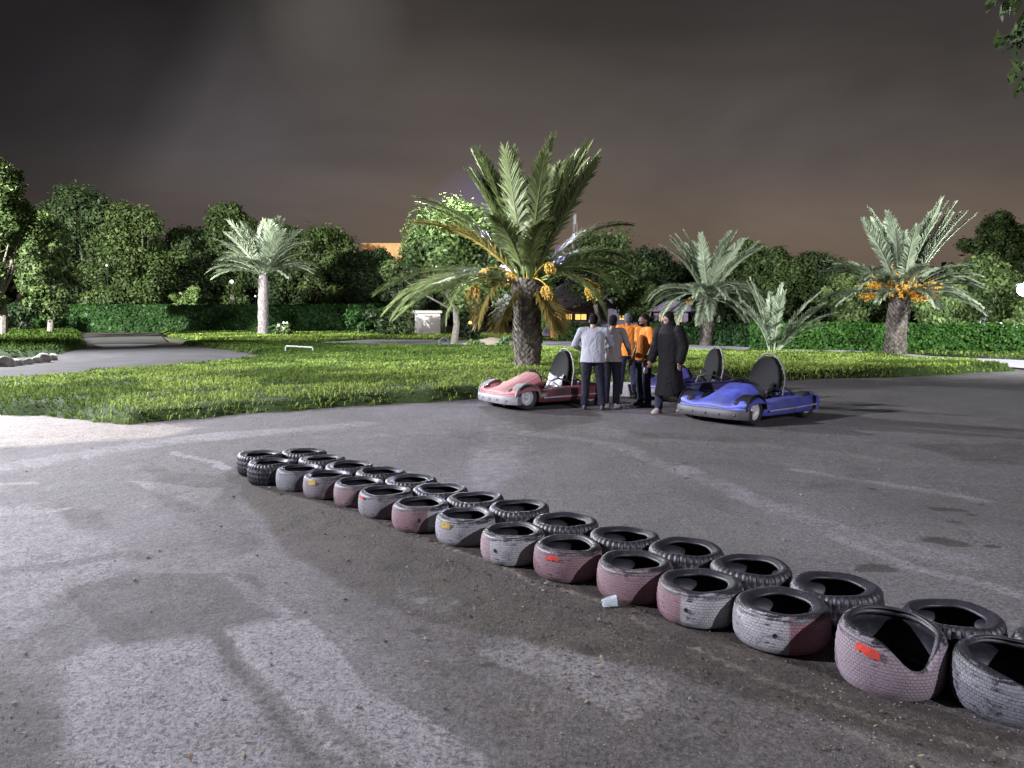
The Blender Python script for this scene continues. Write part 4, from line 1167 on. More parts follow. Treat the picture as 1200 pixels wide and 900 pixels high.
# big palm: an upright sheaf, wide arching fronds at both sides
fr = []
for k in range(28):
    a = R_.uniform(0, 2 * PI); fr.append((a, R_.uniform(1.22, 1.50), R_.uniform(0.15, 0.5), R_.uniform(3.2, 3.75)))
for a, e in ((0.15, 1.22), (0.05, 1.3), (PI - 0.1, 1.32), (PI + 0.2, 1.36), (-0.4, 1.3)): fr.append((a, e, 0.25, 3.8))
fr += [(PI - 0.15, 0.92, 0.65, 3.7), (PI + 0.15, 0.98, 0.75, 3.6), (PI + 0.3, 0.90, 0.9, 3.3, 'frondold'),
       (PI - 0.1, 0.36, 1.05, 4.2), (PI + 0.12, 0.28, 1.2, 4.0), (PI + 0.35, 0.30, 1.3, 3.9), (PI + 0.25, 0.15, 1.0, 3.6), (PI + 0.6, 0.25, 1.5, 3.0), (PI - 0.4, 0.3, 1.1, 3.6), (PI + 0.9, 0.1, 1.4, 2.4, 'frondold'),
       (-0.1, 0.62, 1.3, 2.8), (0.2, 0.75, 1.2, 2.9), (-0.3, 0.52, 1.6, 2.6), (0.1, 0.95, 1.0, 3.2), (-0.5, 0.30, 1.6, 2.5),
       (-2.2, -0.5, 0.8, 1.6, 'frondold'), (-1.0, -0.6, 0.8, 1.5, 'frondold'), (1.2, 0.6, 1.1, 3.3), (1.8, 0.5, 1.2, 3.3), (1.5, 0.9, 0.9, 3.4), (-1.3, 0.9, 0.9, 2.8), (-1.9, 0.95, 0.9, 2.8)]
palm('large date palm with a thick dark trunk in the middle', 618, 438, 328, fr, M['frond'], 0.38, 0.40, 0.58, 3, 1.0,
     bunches=[(-0.05, -0.3, 1.4, 1.25, 0.42, 'dates'), (-1.0, -0.35, 0.75, 1.15, 0.42, 'dates'), (-1.2, -0.3, 0.25, 1.2, 0.5, 'dates'), (0.55, -0.5, 0.9, 0.95, 0.38, 'dates'), (1.4, -0.2, 0.45, 1.45, 0.55, 'dates'), (-0.35, 0.5, 0.45, 0.9, 0.4, 'dates'), (0.6, -0.7, -0.05, 0.5, 0.4, 'dates')], n=115)
# far pale palm
fr = []
for k in range(20): fr.append((R_.uniform(0, 2 * PI), R_.uniform(0.85, 1.45), R_.uniform(0.4, 0.8), 4.4))
for k in range(8): fr.append((k / 8 * 2 * PI, R_.uniform(0.3, 0.6), 0.9, 3.8))
for a, e in ((0.1, 0.65), (-0.2, 0.5), (PI, 0.7), (PI + .3, 0.5), (PI - .25, 0.9), (0.2, 0.9), (0.9, 0.6), (2.2, 0.6), (-1.1, 0.7), (-2.1, 0.7), (0.3, 1.1), (PI - 0.2, 1.1)): fr.append((a, e, 1.1, 3.9))
palm('slim date palm with silvery fronds and pale trunk on the far left lawn', 309, 393.5, 321, fr, M['frondpale'], 0.42, 0.34, 0.80, 7, 2.7, 0.1, 'palmbarkpale', n=60)
# mid drooping palm
fr = []
for k in range(22): fr.append((R_.uniform(0, 2 * PI), R_.uniform(1.0, 1.45), R_.uniform(0.4, 0.9), 3.5))
for k in range(32): fr.append((k / 26 * 2 * PI + R_.uniform(-.1, .1), R_.uniform(-0.15, 0.75), R_.uniform(1.3, 1.9), R_.uniform(2.7, 3.3)))
palm('date palm with drooping silvery fronds behind the navy kart', 828, 406, 348, fr, M['frondpale'], 0.34, 0.34, 0.50, 9, 1.9, n=72, bunches=[(-1.0, -0.4, 0.3, 0.8, 0.4, 'datesorange')])
# right palm
fr = []
for k in range(24): fr.append((R_.uniform(0, 2 * PI), R_.uniform(1.0, 1.48), R_.uniform(0.2, 0.6), R_.uniform(3.0, 3.5)))
for k in range(28): fr.append((k / 28 * 2 * PI + R_.uniform(-.1, .1), R_.uniform(0.15, 0.95), R_.uniform(0.8, 1.4), R_.uniform(2.4, 2.9)))
bn = []
for k in range(13):
    a = k / 13 * 2 * PI; bn.append((math.cos(a), math.sin(a), R_.uniform(0.3, 1.2), R_.uniform(0.35, 0.6), 0.55, 'datesorange', 1))
bn.append((-0.4, -0.4, 2.2, 1.3, 0.6, 'datesorange', 1))
palm('date palm with orange fruit stalks on the right lawn', 1048, 421.5, 346, fr, M['frondpale'], 0.37, 0.36, 0.44, 13, 1.7, 0.12, n=78, bunches=bn)
# young palm without trunk
fr = []
for a, e, b, L in ((0.1, 1.15, 0.5, 3.0), (0.3, 1.0, 0.5, 2.8), (-0.2, 0.95, 0.7, 2.7), (PI, 1.42, 0.4, 3.0), (PI - .3, 1.38, 0.3, 2.9), (-1.4, 1.3, 0.4, 2.6), (1.5, 1.2, 0.5, 2.9), (0.6, 1.3, 0.3, 3.0), (-0.7, 1.1, 0.6, 2.6), (0.0, 0.8, 0.8, 2.6), (2.3, 1.2, 0.6, 2.6), (PI + .2, 1.25, 0.9, 2.4)): fr.append((a, e, b, L))
palm('young trunkless palm with upright fronds behind the blue kart', 905, 418, 413.5, fr, M['frondpale'], 0.2, 0.2, 0.38, 17, 1.4, n=70)

# tree off to the right whose twig tips hang into the view
root = thing('leafy_tree', 'tree whose leafy twig tips hang in at the top right corner', 'tree', (7.6, 6.6, 0), 0)
mb = MB(); mb.tube([(0, 0, -0.1), (0.05, 0, 1.5), (-0.1, 0, 3.0), (-0.6, -0.1, 4.4), (-1.6, -0.2, 5.2)], [0.2, 0.16, 0.14, 0.1, 0.07], 10)
mb.tube([(-0.3, 0, 3.6), (-1.4, -0.2, 4.7), (-2.5, -0.3, 4.9), (-3.2, -0.35, 4.55)], [0.08, 0.05, 0.03, 0.012], 7)
twigs = []
rt = random.Random(8)
for (px, py) in ((1180, 10), (1172, 2), (1190, 60), (1186, 90), (1197, 40), (1205, 80), (1194, 105), (1212, 30), (1178, 50), (1225, 60)):
    D = 6.3; e = Vector((xat(px, D, zat(py, D)) - 7.6, D - 6.6, zat(py, D)))
    s = Vector((-3.0 + rt.uniform(-.2, .5), -0.3, 4.75)); mb.tube([s, (s + e) / 2 + Vector((0.05, 0, 0.05)), e], [0.012, 0.007, 0.003], 5); twigs.append((s, e))
mb.build('trunk', M['bark'], root)
cs = []; rs = []
for s, e in twigs:
    for k in range(5): cs.append(np.array(s.lerp(e, 0.6 + 0.1 * k))); rs.append(0.075)
V1, F1, s1 = leaves(cs, rs, 6, 0.085, 5, aspect=2.6, droop=1.5)
cs2, rs2 = crown_clumps(-0.4, 0.3, 4.6, 7.5, 2.0, 88, 40)
cs2 = [c for c in cs2 if (c[0] + 7.6) > 5.6 or c[2] > 6.2]
V2, F2, s2 = leaves(cs2, [0.45] * len(cs2), 60, 0.1, 6, aspect=2.6)
link('crown', np_mesh('crown', np.vstack([V1, V2]), np.vstack([F1, F2 + len(V1)]), False, {'shade': np.concatenate([s1, s2])}), M['leafA'], root)

# ------------------------------------------------------------------ rocks, rail, small tyres, kerbs
def rock(label, px, py, s, seed):
    x, y = gp(px, py); t = bmesh.new(); bmesh.ops.create_icosphere(t, subdivisions=3, radius=1.0)
    r = random.Random(seed); dirs = [Vector((r.gauss(0, 1), r.gauss(0, 1), r.gauss(0, 1))).normalized() for _ in range(9)]
    cut = [r.uniform(0.62, 0.9) for _ in dirs]
    for v in t.verts:
        for d, c in zip(dirs, cut):
            q = v.co.dot(d)
            if q > c: v.co -= d * (q - c)
        v.co = Vector((v.co.x * s, v.co.y * s * .8, v.co.z * s * .75)) + Vector((0, 0, s * 0.5))
    me = bpy.data.meshes.new('rock'); t.to_mesh(me); t.free()
    for p in me.polygons: p.use_smooth = True
    o = link('rock', me, M['rock']); o.location = (x, y, 0.03); tag(o, label, 'rock', 'rocks edging the left track')
for i, (px, py, s, lab) in enumerate([(6, 431, .36, 'pale rounded rock at the left edge, largest of the line'), (-14, 432, .30, 'rock cut by the left edge of the photo'), (21, 430, .27, 'grey rock second from the left in the line by the track'), (33, 428.5, .26, 'rock in the middle of the line by the track'), (43, 427, .24, 'darker rock right of the middle of the line'), (51, 426, .34, 'tall pale rock near the right end of the line'), (62, 423.5, .28, 'small dark rock at the right end of the line')]):
    rock(lab, px, py, s * 0.78, i + 60)

# white pipe rail
a = gp(335, 419.5); b = gp(367, 420)
root = thing('pipe_rail', 'small white pipe hoop standing in the grass', 'rail', (a[0], a[1], 0))
dx = b[0] - a[0]; dy = b[1] - a[1]
mb = MB(); mb.tube([(0, 0, 0), (0, 0, 0.42), (0.03, 0, 0.46), (dx - 0.03, dy, 0.42), (dx, dy, 0.38), (dx, dy, 0)], 0.028, 8); mb.build('hoop', M['kerb'], root)
ob = root

smallt = tyre_mesh(R=0.28, W=0.2, bead=0.16, seed=99)
row = [(404, 410.3), (416, 410.5), (428, 410.6), (441, 410.8), (470, 411), (484, 411.2), (498, 411.5), (546, 412), (559, 412.3), (572, 412.6), (585, 413), (598, 413.4), (640, 414.5), (654, 415)]
for px, py in row:
    x, y = gp(px, py)
    o = link('tyre', smallt, M['rubber'] if not smallt.materials else None); o.location = (x, y, 0.05); o.rotation_euler = (random.uniform(-.1, .1), random.uniform(-.1, .1), random.uniform(0, 6))
    tag(o, 'dark tyre in the low row edging the far side of the lawn', 'tyre', 'dark tyres edging the far lawn')
x, y = gp(520, 411.5)
o = link('tyre', smallt); o.location = (x, y, 0.33); o.rotation_euler = (PI / 2 - 0.25, 0, 0.25); tag(o, 'dark tyre standing upright against the foot of the lit tree', 'tyre')
# sandy mound
x, y = gp(572, 407)
X, Y = np.meshgrid(np.linspace(-2.6, 2.6, 40), np.linspace(-1.6, 1.6, 30))
Z = 0.42 * np.exp(-((X / 1.3) ** 2 + (Y / 0.8) ** 2)) * (0.7 + 0.6 * fbm(X + 9, Y + 9, 5, 4, 1.5)) + 0.02
idx = np.arange(X.size).reshape(X.shape)
F = np.stack([idx[:-1, :-1], idx[:-1, 1:], idx[1:, 1:], idx[1:, :-1]], -1).reshape(-1, 4)
o = link('sand_mound', np_mesh('sand_mound', np.stack([X, Y, Z], -1).reshape(-1, 3), F, True), M['sandmound']); o.location = (x, y, 0.03); tag(o, kind='structure')
# concrete kerb block behind the group
x, y = gp(733, 463.5)
mb = MB(); mb.box((0, 0, 0.13), (1.35, 0.5, 0.26), bevel=0.02)
o = mb.build('concrete_block', M['kerb']); o.location = (x, y, 0); o.rotation_euler = (0, 0, -0.05); tag(o, 'low grey concrete block at the lawn edge behind the orange shirts', 'concrete block')
for i, (px, py) in enumerate([(1090, 425.2), (1104, 426), (1118, 427), (1133, 428), (1150, 429)]):
    x, y = gp(px, py); mb = MB(); mb.box((0, 0, 0.08), (0.42, 0.14, 0.15), bevel=0.02); o = mb.build('kerb_stone', M['whitepaint']); o.location = (x, y, 0.03); o.rotation_euler = (0, 0, -0.35)
    tag(o, 'small white kerb stone along the pale road at right', 'kerb stone', 'white kerb stones by the right road')

# ------------------------------------------------------------------ buildings and lamps
def house(label, px0, px1, D, ztop, depth, wallm, rooff=None, wins=(), name='house', roofm='rooftile', winm='win', extra=None):
    xa = xat(px0, D); xb = xat(px1, D); w = xb - xa
    root = thing(name, label, 'building', ((xa + xb) / 2, D, 0))
    mb = MB(); mb.box((0, depth / 2, ztop / 2), (w, depth, ztop)); mb.build('wall', M[wallm], root, False)
    if rooff:
        mb = MB(); e = 0.6; hw = w / 2 + e
        mb.prism([(-hw, ztop - 0.05), (hw, ztop - 0.05), (hw * 0.25, ztop + rooff), (-hw * 0.25, ztop + rooff)], -e, depth + e)
        mb.build('roof', M[roofm], root, False)
    else:
        mb = MB(); mb.box((0, depth / 2, ztop + 0.1), (w + 0.3, depth + 0.3, 0.2)); mb.build('parapet', M[wallm], root, False)
    for (p0, p1, y0, y1) in wins:
        a = xat(p0, D) - (xa + xb) / 2; b = xat(p1, D) - (xa + xb) / 2; zb = zat(y1, D); zt = zat(y0, D)
        mb = MB()
        for (cx, cz, sx, sz) in (((a + b) / 2, zt + .03, b - a + .12, .06), ((a + b) / 2, zb - .03, b - a + .12, .06), (a - .03, (zt + zb) / 2, .06, zt - zb), (b + .03, (zt + zb) / 2, .06, zt - zb), ((a + b) / 2, (zt + zb) / 2, .05, zt - zb)):
            mb.box((cx, -0.03, cz), (sx, 0.08, sz))
        f = mb.build('window', M['frame'], root, False)
        mb = MB(); mb.box(((a + b) / 2, -0.012, (zt + zb) / 2), (b - a, 0.02, zt - zb)); mb.build('pane', M[winm], f, False)
    return root
house('purple-grey house with sloping roof and small lit windows', 636, 712, 52, 2.1, 6, 'wall_dark', 1.7, [(653, 658, 368, 374.5), (663, 666, 368, 374.5), (667, 670, 368, 374.5), (674, 687, 368.2, 374.7)])
house('tall dim building with amber windows behind the trees', 672, 800, 72, 5.2, 8, 'wall_dark', None, [(680, 686, 330, 335), (696, 703, 330, 335), (704, 710, 331, 334), (738, 743, 330.5, 335.5), (726, 731, 369, 375), (744, 746, 369, 375)], name='apartment_building')
house('low white walled building lit behind the bushes', 486, 516, 60, 1.75, 5, 'wall_white', None, [])
house('distant sand coloured rooftop glowing orange above the trees', 426, 472, 105, 11.0, 8, 'wall_sand', None, [], name='apartment_building')
house('orange lit kiosk behind the person in black', 766, 806, 50, 1.9, 3, 'wall_dark', 0.6, [(772, 778, 369, 379), (790, 799, 370, 382)], name='kiosk', winm='winorange')
# orange column in front of the house
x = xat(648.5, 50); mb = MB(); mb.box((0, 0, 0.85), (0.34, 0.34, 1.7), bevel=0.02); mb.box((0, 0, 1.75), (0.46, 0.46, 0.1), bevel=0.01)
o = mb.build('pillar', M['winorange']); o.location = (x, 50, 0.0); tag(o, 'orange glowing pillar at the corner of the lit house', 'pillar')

def globe_lamp(label, px, py, D, r=0.13, mk='lamp_s', name='garden_lamp'):
    r = r * 0.75
    x = xat(px, D); z = zat(py, D)
    root = thing(name, label, 'lamp', (x, D, 0))
    mb = MB(); mb.tube([(0, 0, 0), (0, 0, z - r)], [0.022, 0.015], 6); mb.build('pole', M['frame'], root)
    mb = MB(); mb.sphere((0, 0, z), r, 14, 10); mb.build('globe', M[mk], root)
globe_lamp('small white lamp left of the far pale palm', 273, 330, 75, 0.24)
globe_lamp('tiny white lamp between the dark left trees', 128, 311, 75, 0.13)
globe_lamp('tiny lamp behind the far pale palm trunk', 300, 347, 77, 0.12)
globe_lamp('amber lamp beyond the lit tree trunk', 551, 378, 46, 0.13, 'lamp_o')
# street lamp at the right edge
D = 34.0; x = xat(1196, D); z = zat(340, D)
root = thing('street_lamp', 'glaring white street lamp at the right edge of the photo', 'street lamp', (x + 0.9, D, 0))
mb = MB(); mb.tube([(0, 0, 0), (0, 0, z + 0.25), (-0.25, 0, z + 0.45), (-0.9, 0, z + 0.35)], [0.07, 0.05, 0.04, 0.035], 10); mb.build('pole', M['pole'], root)
mb = MB(); mb.box((-0.9, 0, z + 0.24), (0.5, 0.3, 0.10), bevel=0.03); mb.build('lamp_head', M['pole'], root)
mb = MB(); mb.sphere((-0.9, -0.12, z + 0.02), (0.32, 0.2, 0.28), 14, 8); mb.build('bulb', M['lamp'], root)
# lattice mast with violet flood lamp behind the big palm
D = 90.0; x = xat(673, D); zt = zat(252, D)
root = thing('lattice_mast', 'thin lattice mast rising behind the right side of the big palm', 'mast', (x, D, 0))
mb = MB()
for sx, sy in ((-1, -1), (1, -1), (0, 1)): mb.tube([(sx * .5, sy * .5, 0), (sx * .18, sy * .18, zt)], 0.045, 5)
k = 0
z = 0
while z < zt - 1:
    w0 = .5 - .32 * z / zt; w1 = .5 - .32 * (z + 1) / zt; s = 1 if k % 2 else -1
    mb.tube([(-w0 * s, -w0, z), (w1 * s, -w1, z + 1)], 0.03, 4); mb.tube([(-w0, -w0, z), (w0, -w0, z)], 0.03, 4); z += 1; k += 1
mb.build('lattice', M['pole'], root)
mb = MB(); mb.box((0, -0.3, zt - 0.5), (0.25, 0.2, 1.2), bevel=0.03); mb.build('antenna', M['pole'], root)
D = 36.0; x = xat(606, D); z = zat(258, D)
root = thing('floodlight_mast', 'violet floodlight mast hidden behind the crown of the big palm', 'floodlight', (x, D, 0))
mb = MB(); mb.tube([(0, 0, 0), (0, 0, z)], [0.12, 0.07], 10); mb.box((0, 0, z), (0.9, 0.08, 0.08)); mb.build('pole', M['frame'], root)
for sx in (-0.25, 0.25):
    mb = MB(); mb.box((sx, -0.1, z), (0.3, 0.2, 0.22), bevel=0.02); l = mb.build('lamp_head', M['pole'], root)
    mb = MB(); mb.box((sx, -0.21, z), (0.26, 0.02, 0.18)); mb.build('lens', M['lampv'], l)

# ------------------------------------------------------------------ karts
def wheel(root, x, y, r=0.215, w=0.17, rimm='rim', steer=0.0, side=1):
    wq = bpy.data.objects.new('wheel', None); 
    mb = MB()
    prof = [(r - 0.075, -w * .42), (r - 0.02, -w * .5), (r - 0.004, -w * .42), (r, -w * .3), (r, w * .3), (r - 0.004, w * .42), (r - 0.02, w * .5), (r - 0.075, w * .42), (r - 0.08, w * .3), (r - 0.08, -w * .3)]
    mb.lathe(prof, 'Y', (0, 0, 0), 36, True)
    t = mb.build('wheel', M['rubber'], root); t.location = (x, y, r); t.rotation_euler = (0, 0, steer)
    mb = MB(); rr = r - 0.078
    mb.lathe([(rr, w * .38 * side), (rr - .012, w * .40 * side), (rr - .02, w * .30 * side), (rr * .72, w * .14 * side), (rr * .45, w * .12 * side), (0.045, w * .2 * side), (0.035, w * .34 * side), (0.002, w * .36 * side)], 'Y', (0, 0, 0), 28)
    mb.lathe([(rr, -w * .38 * side), (rr * .6, -w * .2 * side), (0.002, -w * .2 * side)], 'Y', (0, 0, 0), 28)
    for k in range(4):
        a = k / 4 * 2 * PI + .4; mb.sphere((math.cos(a) * rr * .5, w * .15 * side, math.sin(a) * rr * .5), 0.012, 6, 4)
    mb.build('rim', M[rimm], t)

def kart(label, loc, rz, body, hood, bump, rimm, style=0):
    root = thing('go_kart', label, 'go-kart', (loc[0], loc[1], zlot(*loc)), rz, 'go-karts parked by the lawn')
    # floor and side rails
    mb = MB(); mb.box((-0.02, 0, 0.09), (1.75, 0.62, 0.03), bevel=0.008)
    for s in (-1, 1): mb.tube([(0.95, s * .30, .11), (0.3, s * .34, .10), (-.95, s * .36, .10)], 0.02, 8)
    for x in (-.70, .72): mb.tube([(x, -.52, .21), (x, .52, .21)], 0.018, 8)
    mb.build('frame', M['frame'], root)
    # hood: a sheet with a raised middle, arched fenders
    def hz(x, y):
        u = min(1, max(0, (1.04 - x) / 0.80))       # 0 front, 1 at the dash
        base = 0.30 + 0.06 * math.sin(u * PI * .5)
        w = 0.20 + 0.13 * u
        hump = 1 / (1 + math.exp((abs(y) - w) / 0.045))
        z = base + hump * (0.02 + (0.23 if style else 0.20) * u ** 1.1)
        fw = math.exp(-((abs(y) - 0.53) / 0.14) ** 2) * math.exp(-((x - 0.72) / 0.24) ** 2)
        z += fw * 0.115
        edge = max(0, (abs(y) - 0.60) / 0.06)
        z -= min(1, edge) ** 2 * 0.05
        z -= max(0, (0.06 - (1.04 - x)) / 0.06) ** 2 * 0.05
        return z
    N = 34; K = 44; rows = []
    for i in range(N + 1):
        x = 1.04 - 0.82 * i / N
        rows.append([(x - 0.10 * (abs(-0.66 + 1.32 * k / K) / .66) ** 3 * (1 if i < 4 else 0) * (1 - i / 4), -0.66 + 1.32 * k / K, hz(x, -0.66 + 1.32 * k / K)) for k in range(K + 1)])
    mb = MB(); mb.quadgrid(rows)
    # front lip and rear of the hood
    mb.quadgrid([rows[0], [(p[0] + 0.012, p[1], 0.235) for p in rows[0]]])
    # trim: drop the far rear corners so that the hood narrows to the dash
    dele = [f for f in mb.bm.faces if f.calc_center_median().x < 0.46 and abs(f.calc_center_median().y) > 0.37 + max(0, f.calc_center_median().x - 0.40) * 3]
    bmesh.ops.delete(mb.bm, geom=dele, context='FACES')
    ho = mb.build('hood', M[hood], root)
    so = ho.modifiers.new('thick', 'SOLIDIFY'); so.thickness = 0.012; so.offset = -1
    # wheel arch lips
    for s in (-1, 1):
        pts = []
        for k in range(13):
            a = PI * (0.02 + 0.96 * k / 12); pts.append((0.72 + math.cos(a) * 0.255, s * 0.645, 0.215 + math.sin(a) * 0.245))
        mb = MB(); mb.tube(pts, 0.016, 6, squash=1.0)
        inner = [(p[0], s * 0.43, p[2]) for p in pts]
        mb.quadgrid([pts, inner]); mb.build('wheel_arch', M['blackplastic'] if style != 1 else M['bumper'], root)
    # headlight recesses
    for s in (-1, 1):
        mb = MB(); cx, cy = 0.93, s * 0.44
        z = hz(cx, cy)
        mb.sphere((cx, cy, z - 0.002), (0.075, 0.055, 0.022), 18, 8, rot=(0, 0.25, 0)); hl = mb.build('headlight', M['lampglass'], root)
    # air scoops beside the ridge
    for s in (-1, 1):
        mb = MB(); mb.prism([(0.86, 0.325), (0.56, 0.34), (0.56, 0.425), (0.62, 0.42)], s * 0.30, s * 0.375); mb.build('scoop', M['blackplastic'] if style == 0 else M[body], root)
    # front bumper
    mb = MB()
    rows = []
    for k in range(25):
        y = -0.68 + 1.36 * k / 24; x = 1.07 - 0.16 * (abs(y) / .68) ** 4
        rows.append([(x - .04, y, .105), (x + .035, y, .10), (x + .05, y, .13), (x + .05, y, .215), (x + .03, y, .245), (x - .04, y, .245)])
    mb.quadgrid(rows, closed_u=True, cap=True); bp = mb.build('front_bumper', M[bump], root)
    for y in (-.5, -.25, 0.0, .25, .5):
        mb = MB(); mb.sphere((1.07 - 0.16 * (abs(y) / .68) ** 4 + .05, y, .17), (0.012, 0.02, 0.02), 8, 6); mb.build('bolt', M['frame'], bp)
    # side pods
    for s in (-1, 1):
        rows = []
        for k in range(15):
            t = k / 14; x = 0.44 - 1.42 * t
            zt = 0.30 + 0.11 * t + 0.02 * math.sin(t * 6); yo = 0.66 - 0.03 * (1 - t) - (0.06 if k == 0 else 0) - 0.10 * max(0, t - .85) / .15
            yi = 0.37
            rows.append([(x, s * yi, .12), (x, s * (yo - .02), .115), (x, s * yo, .14), (x, s * (yo + .012), .2), (x, s * (yo - .006), zt - .02), (x, s * (yo - .03), zt), (x, s * (yi + .06), zt + .005), (x, s * yi, zt - .03)])
        mb = MB(); mb.quadgrid(rows, closed_u=True, cap=True); sp = mb.build('side_pod', M[body], root)
        mb = MB(); mb.tube([(0.40, s * .668, .20), (-.3, s * .685, .205), (-.90, s * .668, .22), (-.97, s * .60, .235)], 0.014, 6, squash=0.6); mb.build('trim_strip', M['whitestripe'], sp)
    # rear bumper and tail
    mb = MB(); rows = []
    for k in range(21):
        y = -0.66 + 1.32 * k / 20; x = -1.03 + 0.10 * (abs(y) / .66) ** 4
        rows.append([(x + .04, y, .13), (x - .04, y, .12), (x - .055, y, .17), (x - .05, y, .32), (x - .03, y, .36), (x + .04, y, .355)])
    mb.quadgrid(rows, closed_u=True, cap=True); mb.build('rear_bumper', M[body], root)
    # engine
    mb = MB(); mb.box((-.72, -.22, .29), (.34, .30, .26), bevel=.03)
    for k in range(6): mb.box((-.72, -.22, .44 + k * .018), (.26, .24, .008))
    mb.tube([(-.72, -.05, .3), (-.78, .15, .28), (-.95, .2, .25)], 0.03, 8); mb.lathe([(0.001, 0), (.07, 0.0), (.075, .02), (.075, .09), (.001, .1)], 'Z', (-.60, -.36, .42), 18)
    mb.build('engine', M['frame'], root)
    # seat: shell with tall shield-shaped back
    prof = [(0.06, .17), (-.10, .145), (-.24, .16), (-.335, .26), (-.385, .42), (-.41, .50)]
    rows = []
    for q in range(21):
        f = q / 20 * (len(prof) - 1); k0 = min(len(prof) - 2, int(f)); f -= k0
        x = prof[k0][0] * (1 - f) + prof[k0 + 1][0] * f; z = prof[k0][1] * (1 - f) + prof[k0 + 1][1] * f
        rows.append([(x + .05 * (abs(j - 8) / 8) ** 2.0, -.235 + .47 * j / 16, z + 0.07 * (abs(j - 8) / 8) ** 2.6) for j in range(17)])
    mb = MB(); mb.quadgrid(rows); se = mb.build('seat', M['seatpad'] if style == 1 else M['blackplastic'], root); so = se.modifiers.new('thick', 'SOLIDIFY'); so.thickness = .018
    outline = [(-.27, .40), (-.295, .52), (-.295, .66), (-.24, .83), (-.15, .94), (-.07, .98), (.07, .98), (.15, .94), (.24, .83), (.295, .66), (.295, .52), (.27, .40)]
    mb = MB(); rows = []
    for off, sc in ((0.045, .80), (0.055, .90), (0.045, .97), (0.0, 1.0), (-.03, 1.0), (-.04, .94)):
        cz = .70
        rows.append([(-.43 + off - (z - .44) * .16, y * sc, cz + (z - cz) * sc) for (y, z) in outline])
    mb.quadgrid(rows, closed_u=True, cap=True); mb.build('backrest', M['blackplastic'], root)
    # roll hoop round the back
    pts = [(-.44, -.30, .13), (-.48, -.32, .42), (-.52, -.32, .62), (-.53, -.28, .78), (-.54, -.19, .93), (-.55, -.08, 1.02), (-.55, .08, 1.02), (-.54, .19, .93), (-.53, .28, .78), (-.52, .32, .62), (-.48, .32, .42), (-.44, .30, .13)]
    mb = MB(); mb.tube(pts, 0.015, 8); mb.tube([(-.56, -.16, .95), (-.56, .16, .95)], .012, 6)
    mb.tube([(-.50, -.285, .52), (-.98, -.30, .28)], .015, 7); mb.tube([(-.50, .285, .52), (-.98, .30, .28)], .015, 7)
    mb.build('roll_hoop', M['steel'], root)
    # steering wheel and column
    mb = MB(); rows = []
    ax = Vector((-.82, 0, .57)).normalized(); up = Vector((0, 1, 0)).cross(ax).normalized(); c = Vector((.13, 0, .53))
    for k in range(28):
        a = k / 28 * 2 * PI; rd = (Vector((0, 1, 0)) * math.cos(a) + up * math.sin(a))
        rows.append([tuple(c + rd * (.145 + .016 * math.cos(q / 8 * 2 * PI)) + ax * .016 * math.sin(q / 8 * 2 * PI)) for q in range(8)])
    mb.quadgrid(rows, closed_u=True, closed_v=True)
    for a in (0, 2.1, 4.2): mb.tube([c, c + (Vector((0, 1, 0)) * math.cos(a + PI / 2) + up * math.sin(a + PI / 2)) * .14], .012, 6)
    mb.sphere(c, .035, 10, 6); mb.tube([c, c - ax * .5], .014, 7); mb.build('steering_wheel', M['blackplastic'], root)
    # side grab bars
    for s in (-1, 1):
        mb = MB(); mb.tube([(.10, s * .36, .34), (.06, s * .37, .46), (-.1, s * .37, .50), (-.34, s * .36, .46), (-.42, s * .33, .40)], .016, 7); mb.build('side_bar', M['steel'] if style != 0 else M['frame'], root)
    for (x, s, st) in ((.72, 1, .1), (.72, -1, .1), (-.70, 1, 0), (-.70, -1, 0)):
        wheel(root, x, s * .545, rimm=rimm, steer=st, side=s)
    return root

KB = kart('bright blue go-kart with a black high backrest, nearest of the three', (3.86, 12.45), math.radians(218), 'blue', 'blue', 'darkbumper', 'rim', 0)
KR = kart('scuffed red go-kart with striped hood and grey front bumper', (0.55, 14.3), math.radians(212), 'redside', 'redhood', 'bumper', 'rim', 1)
KN = kart('dark navy go-kart parked behind the bright blue one', (3.62, 15.4), math.radians(194), 'navy', 'navy', 'darkbumper', 'brownrim', 2)

# ------------------------------------------------------------------ people
def capsule(bm, a, b, ra, rb, seg=12):
    a = Vector(a); b = Vector(b)
    t = MB(); n = 6
    ax = (b - a); L = ax.length; ax.normalize() if L > 0 else None
    ref = Vector((0, 0, 1)) if abs(ax.z) < .9 else Vector((1, 0, 0)); s = ax.cross(ref).normalized(); u = s.cross(ax)
    rows = []
    for k in range(n + 1):
        th = -PI / 2 + (PI / 2) * k / n; rows.append([tuple(a + ax * ra * math.sin(th) + (s * math.cos(q / seg * 2 * PI) + u * math.sin(q / seg * 2 * PI)) * max(1e-4, ra * math.cos(th))) for q in range(seg)])
    for k in range(n + 1):
        th = (PI / 2) * k / n; rows.append([tuple(b + ax * rb * math.sin(th) + (s * math.cos(q / seg * 2 * PI) + u * math.sin(q / seg * 2 * PI)) * max(1e-4, rb * math.cos(th))) for q in range(seg)])
    bm.quadgrid(rows, closed_u=True, cap=True)
    t.bm.free()

def chain(bm, pts, rads):
    for i in range(len(pts) - 1): capsule(bm, pts[i], pts[i + 1], rads[i], rads[i + 1])

def loft(bm, rings, seg=20):
    """rings: (cx, cy, z, rx, ry)"""
    rows = [[(c[0] + math.cos(q / seg * 2 * PI) * c[3], c[1] + math.sin(q / seg * 2 * PI) * c[4], c[2]) for q in range(seg)] for c in rings]
    bm.quadgrid(rows, closed_u=True, cap=True)

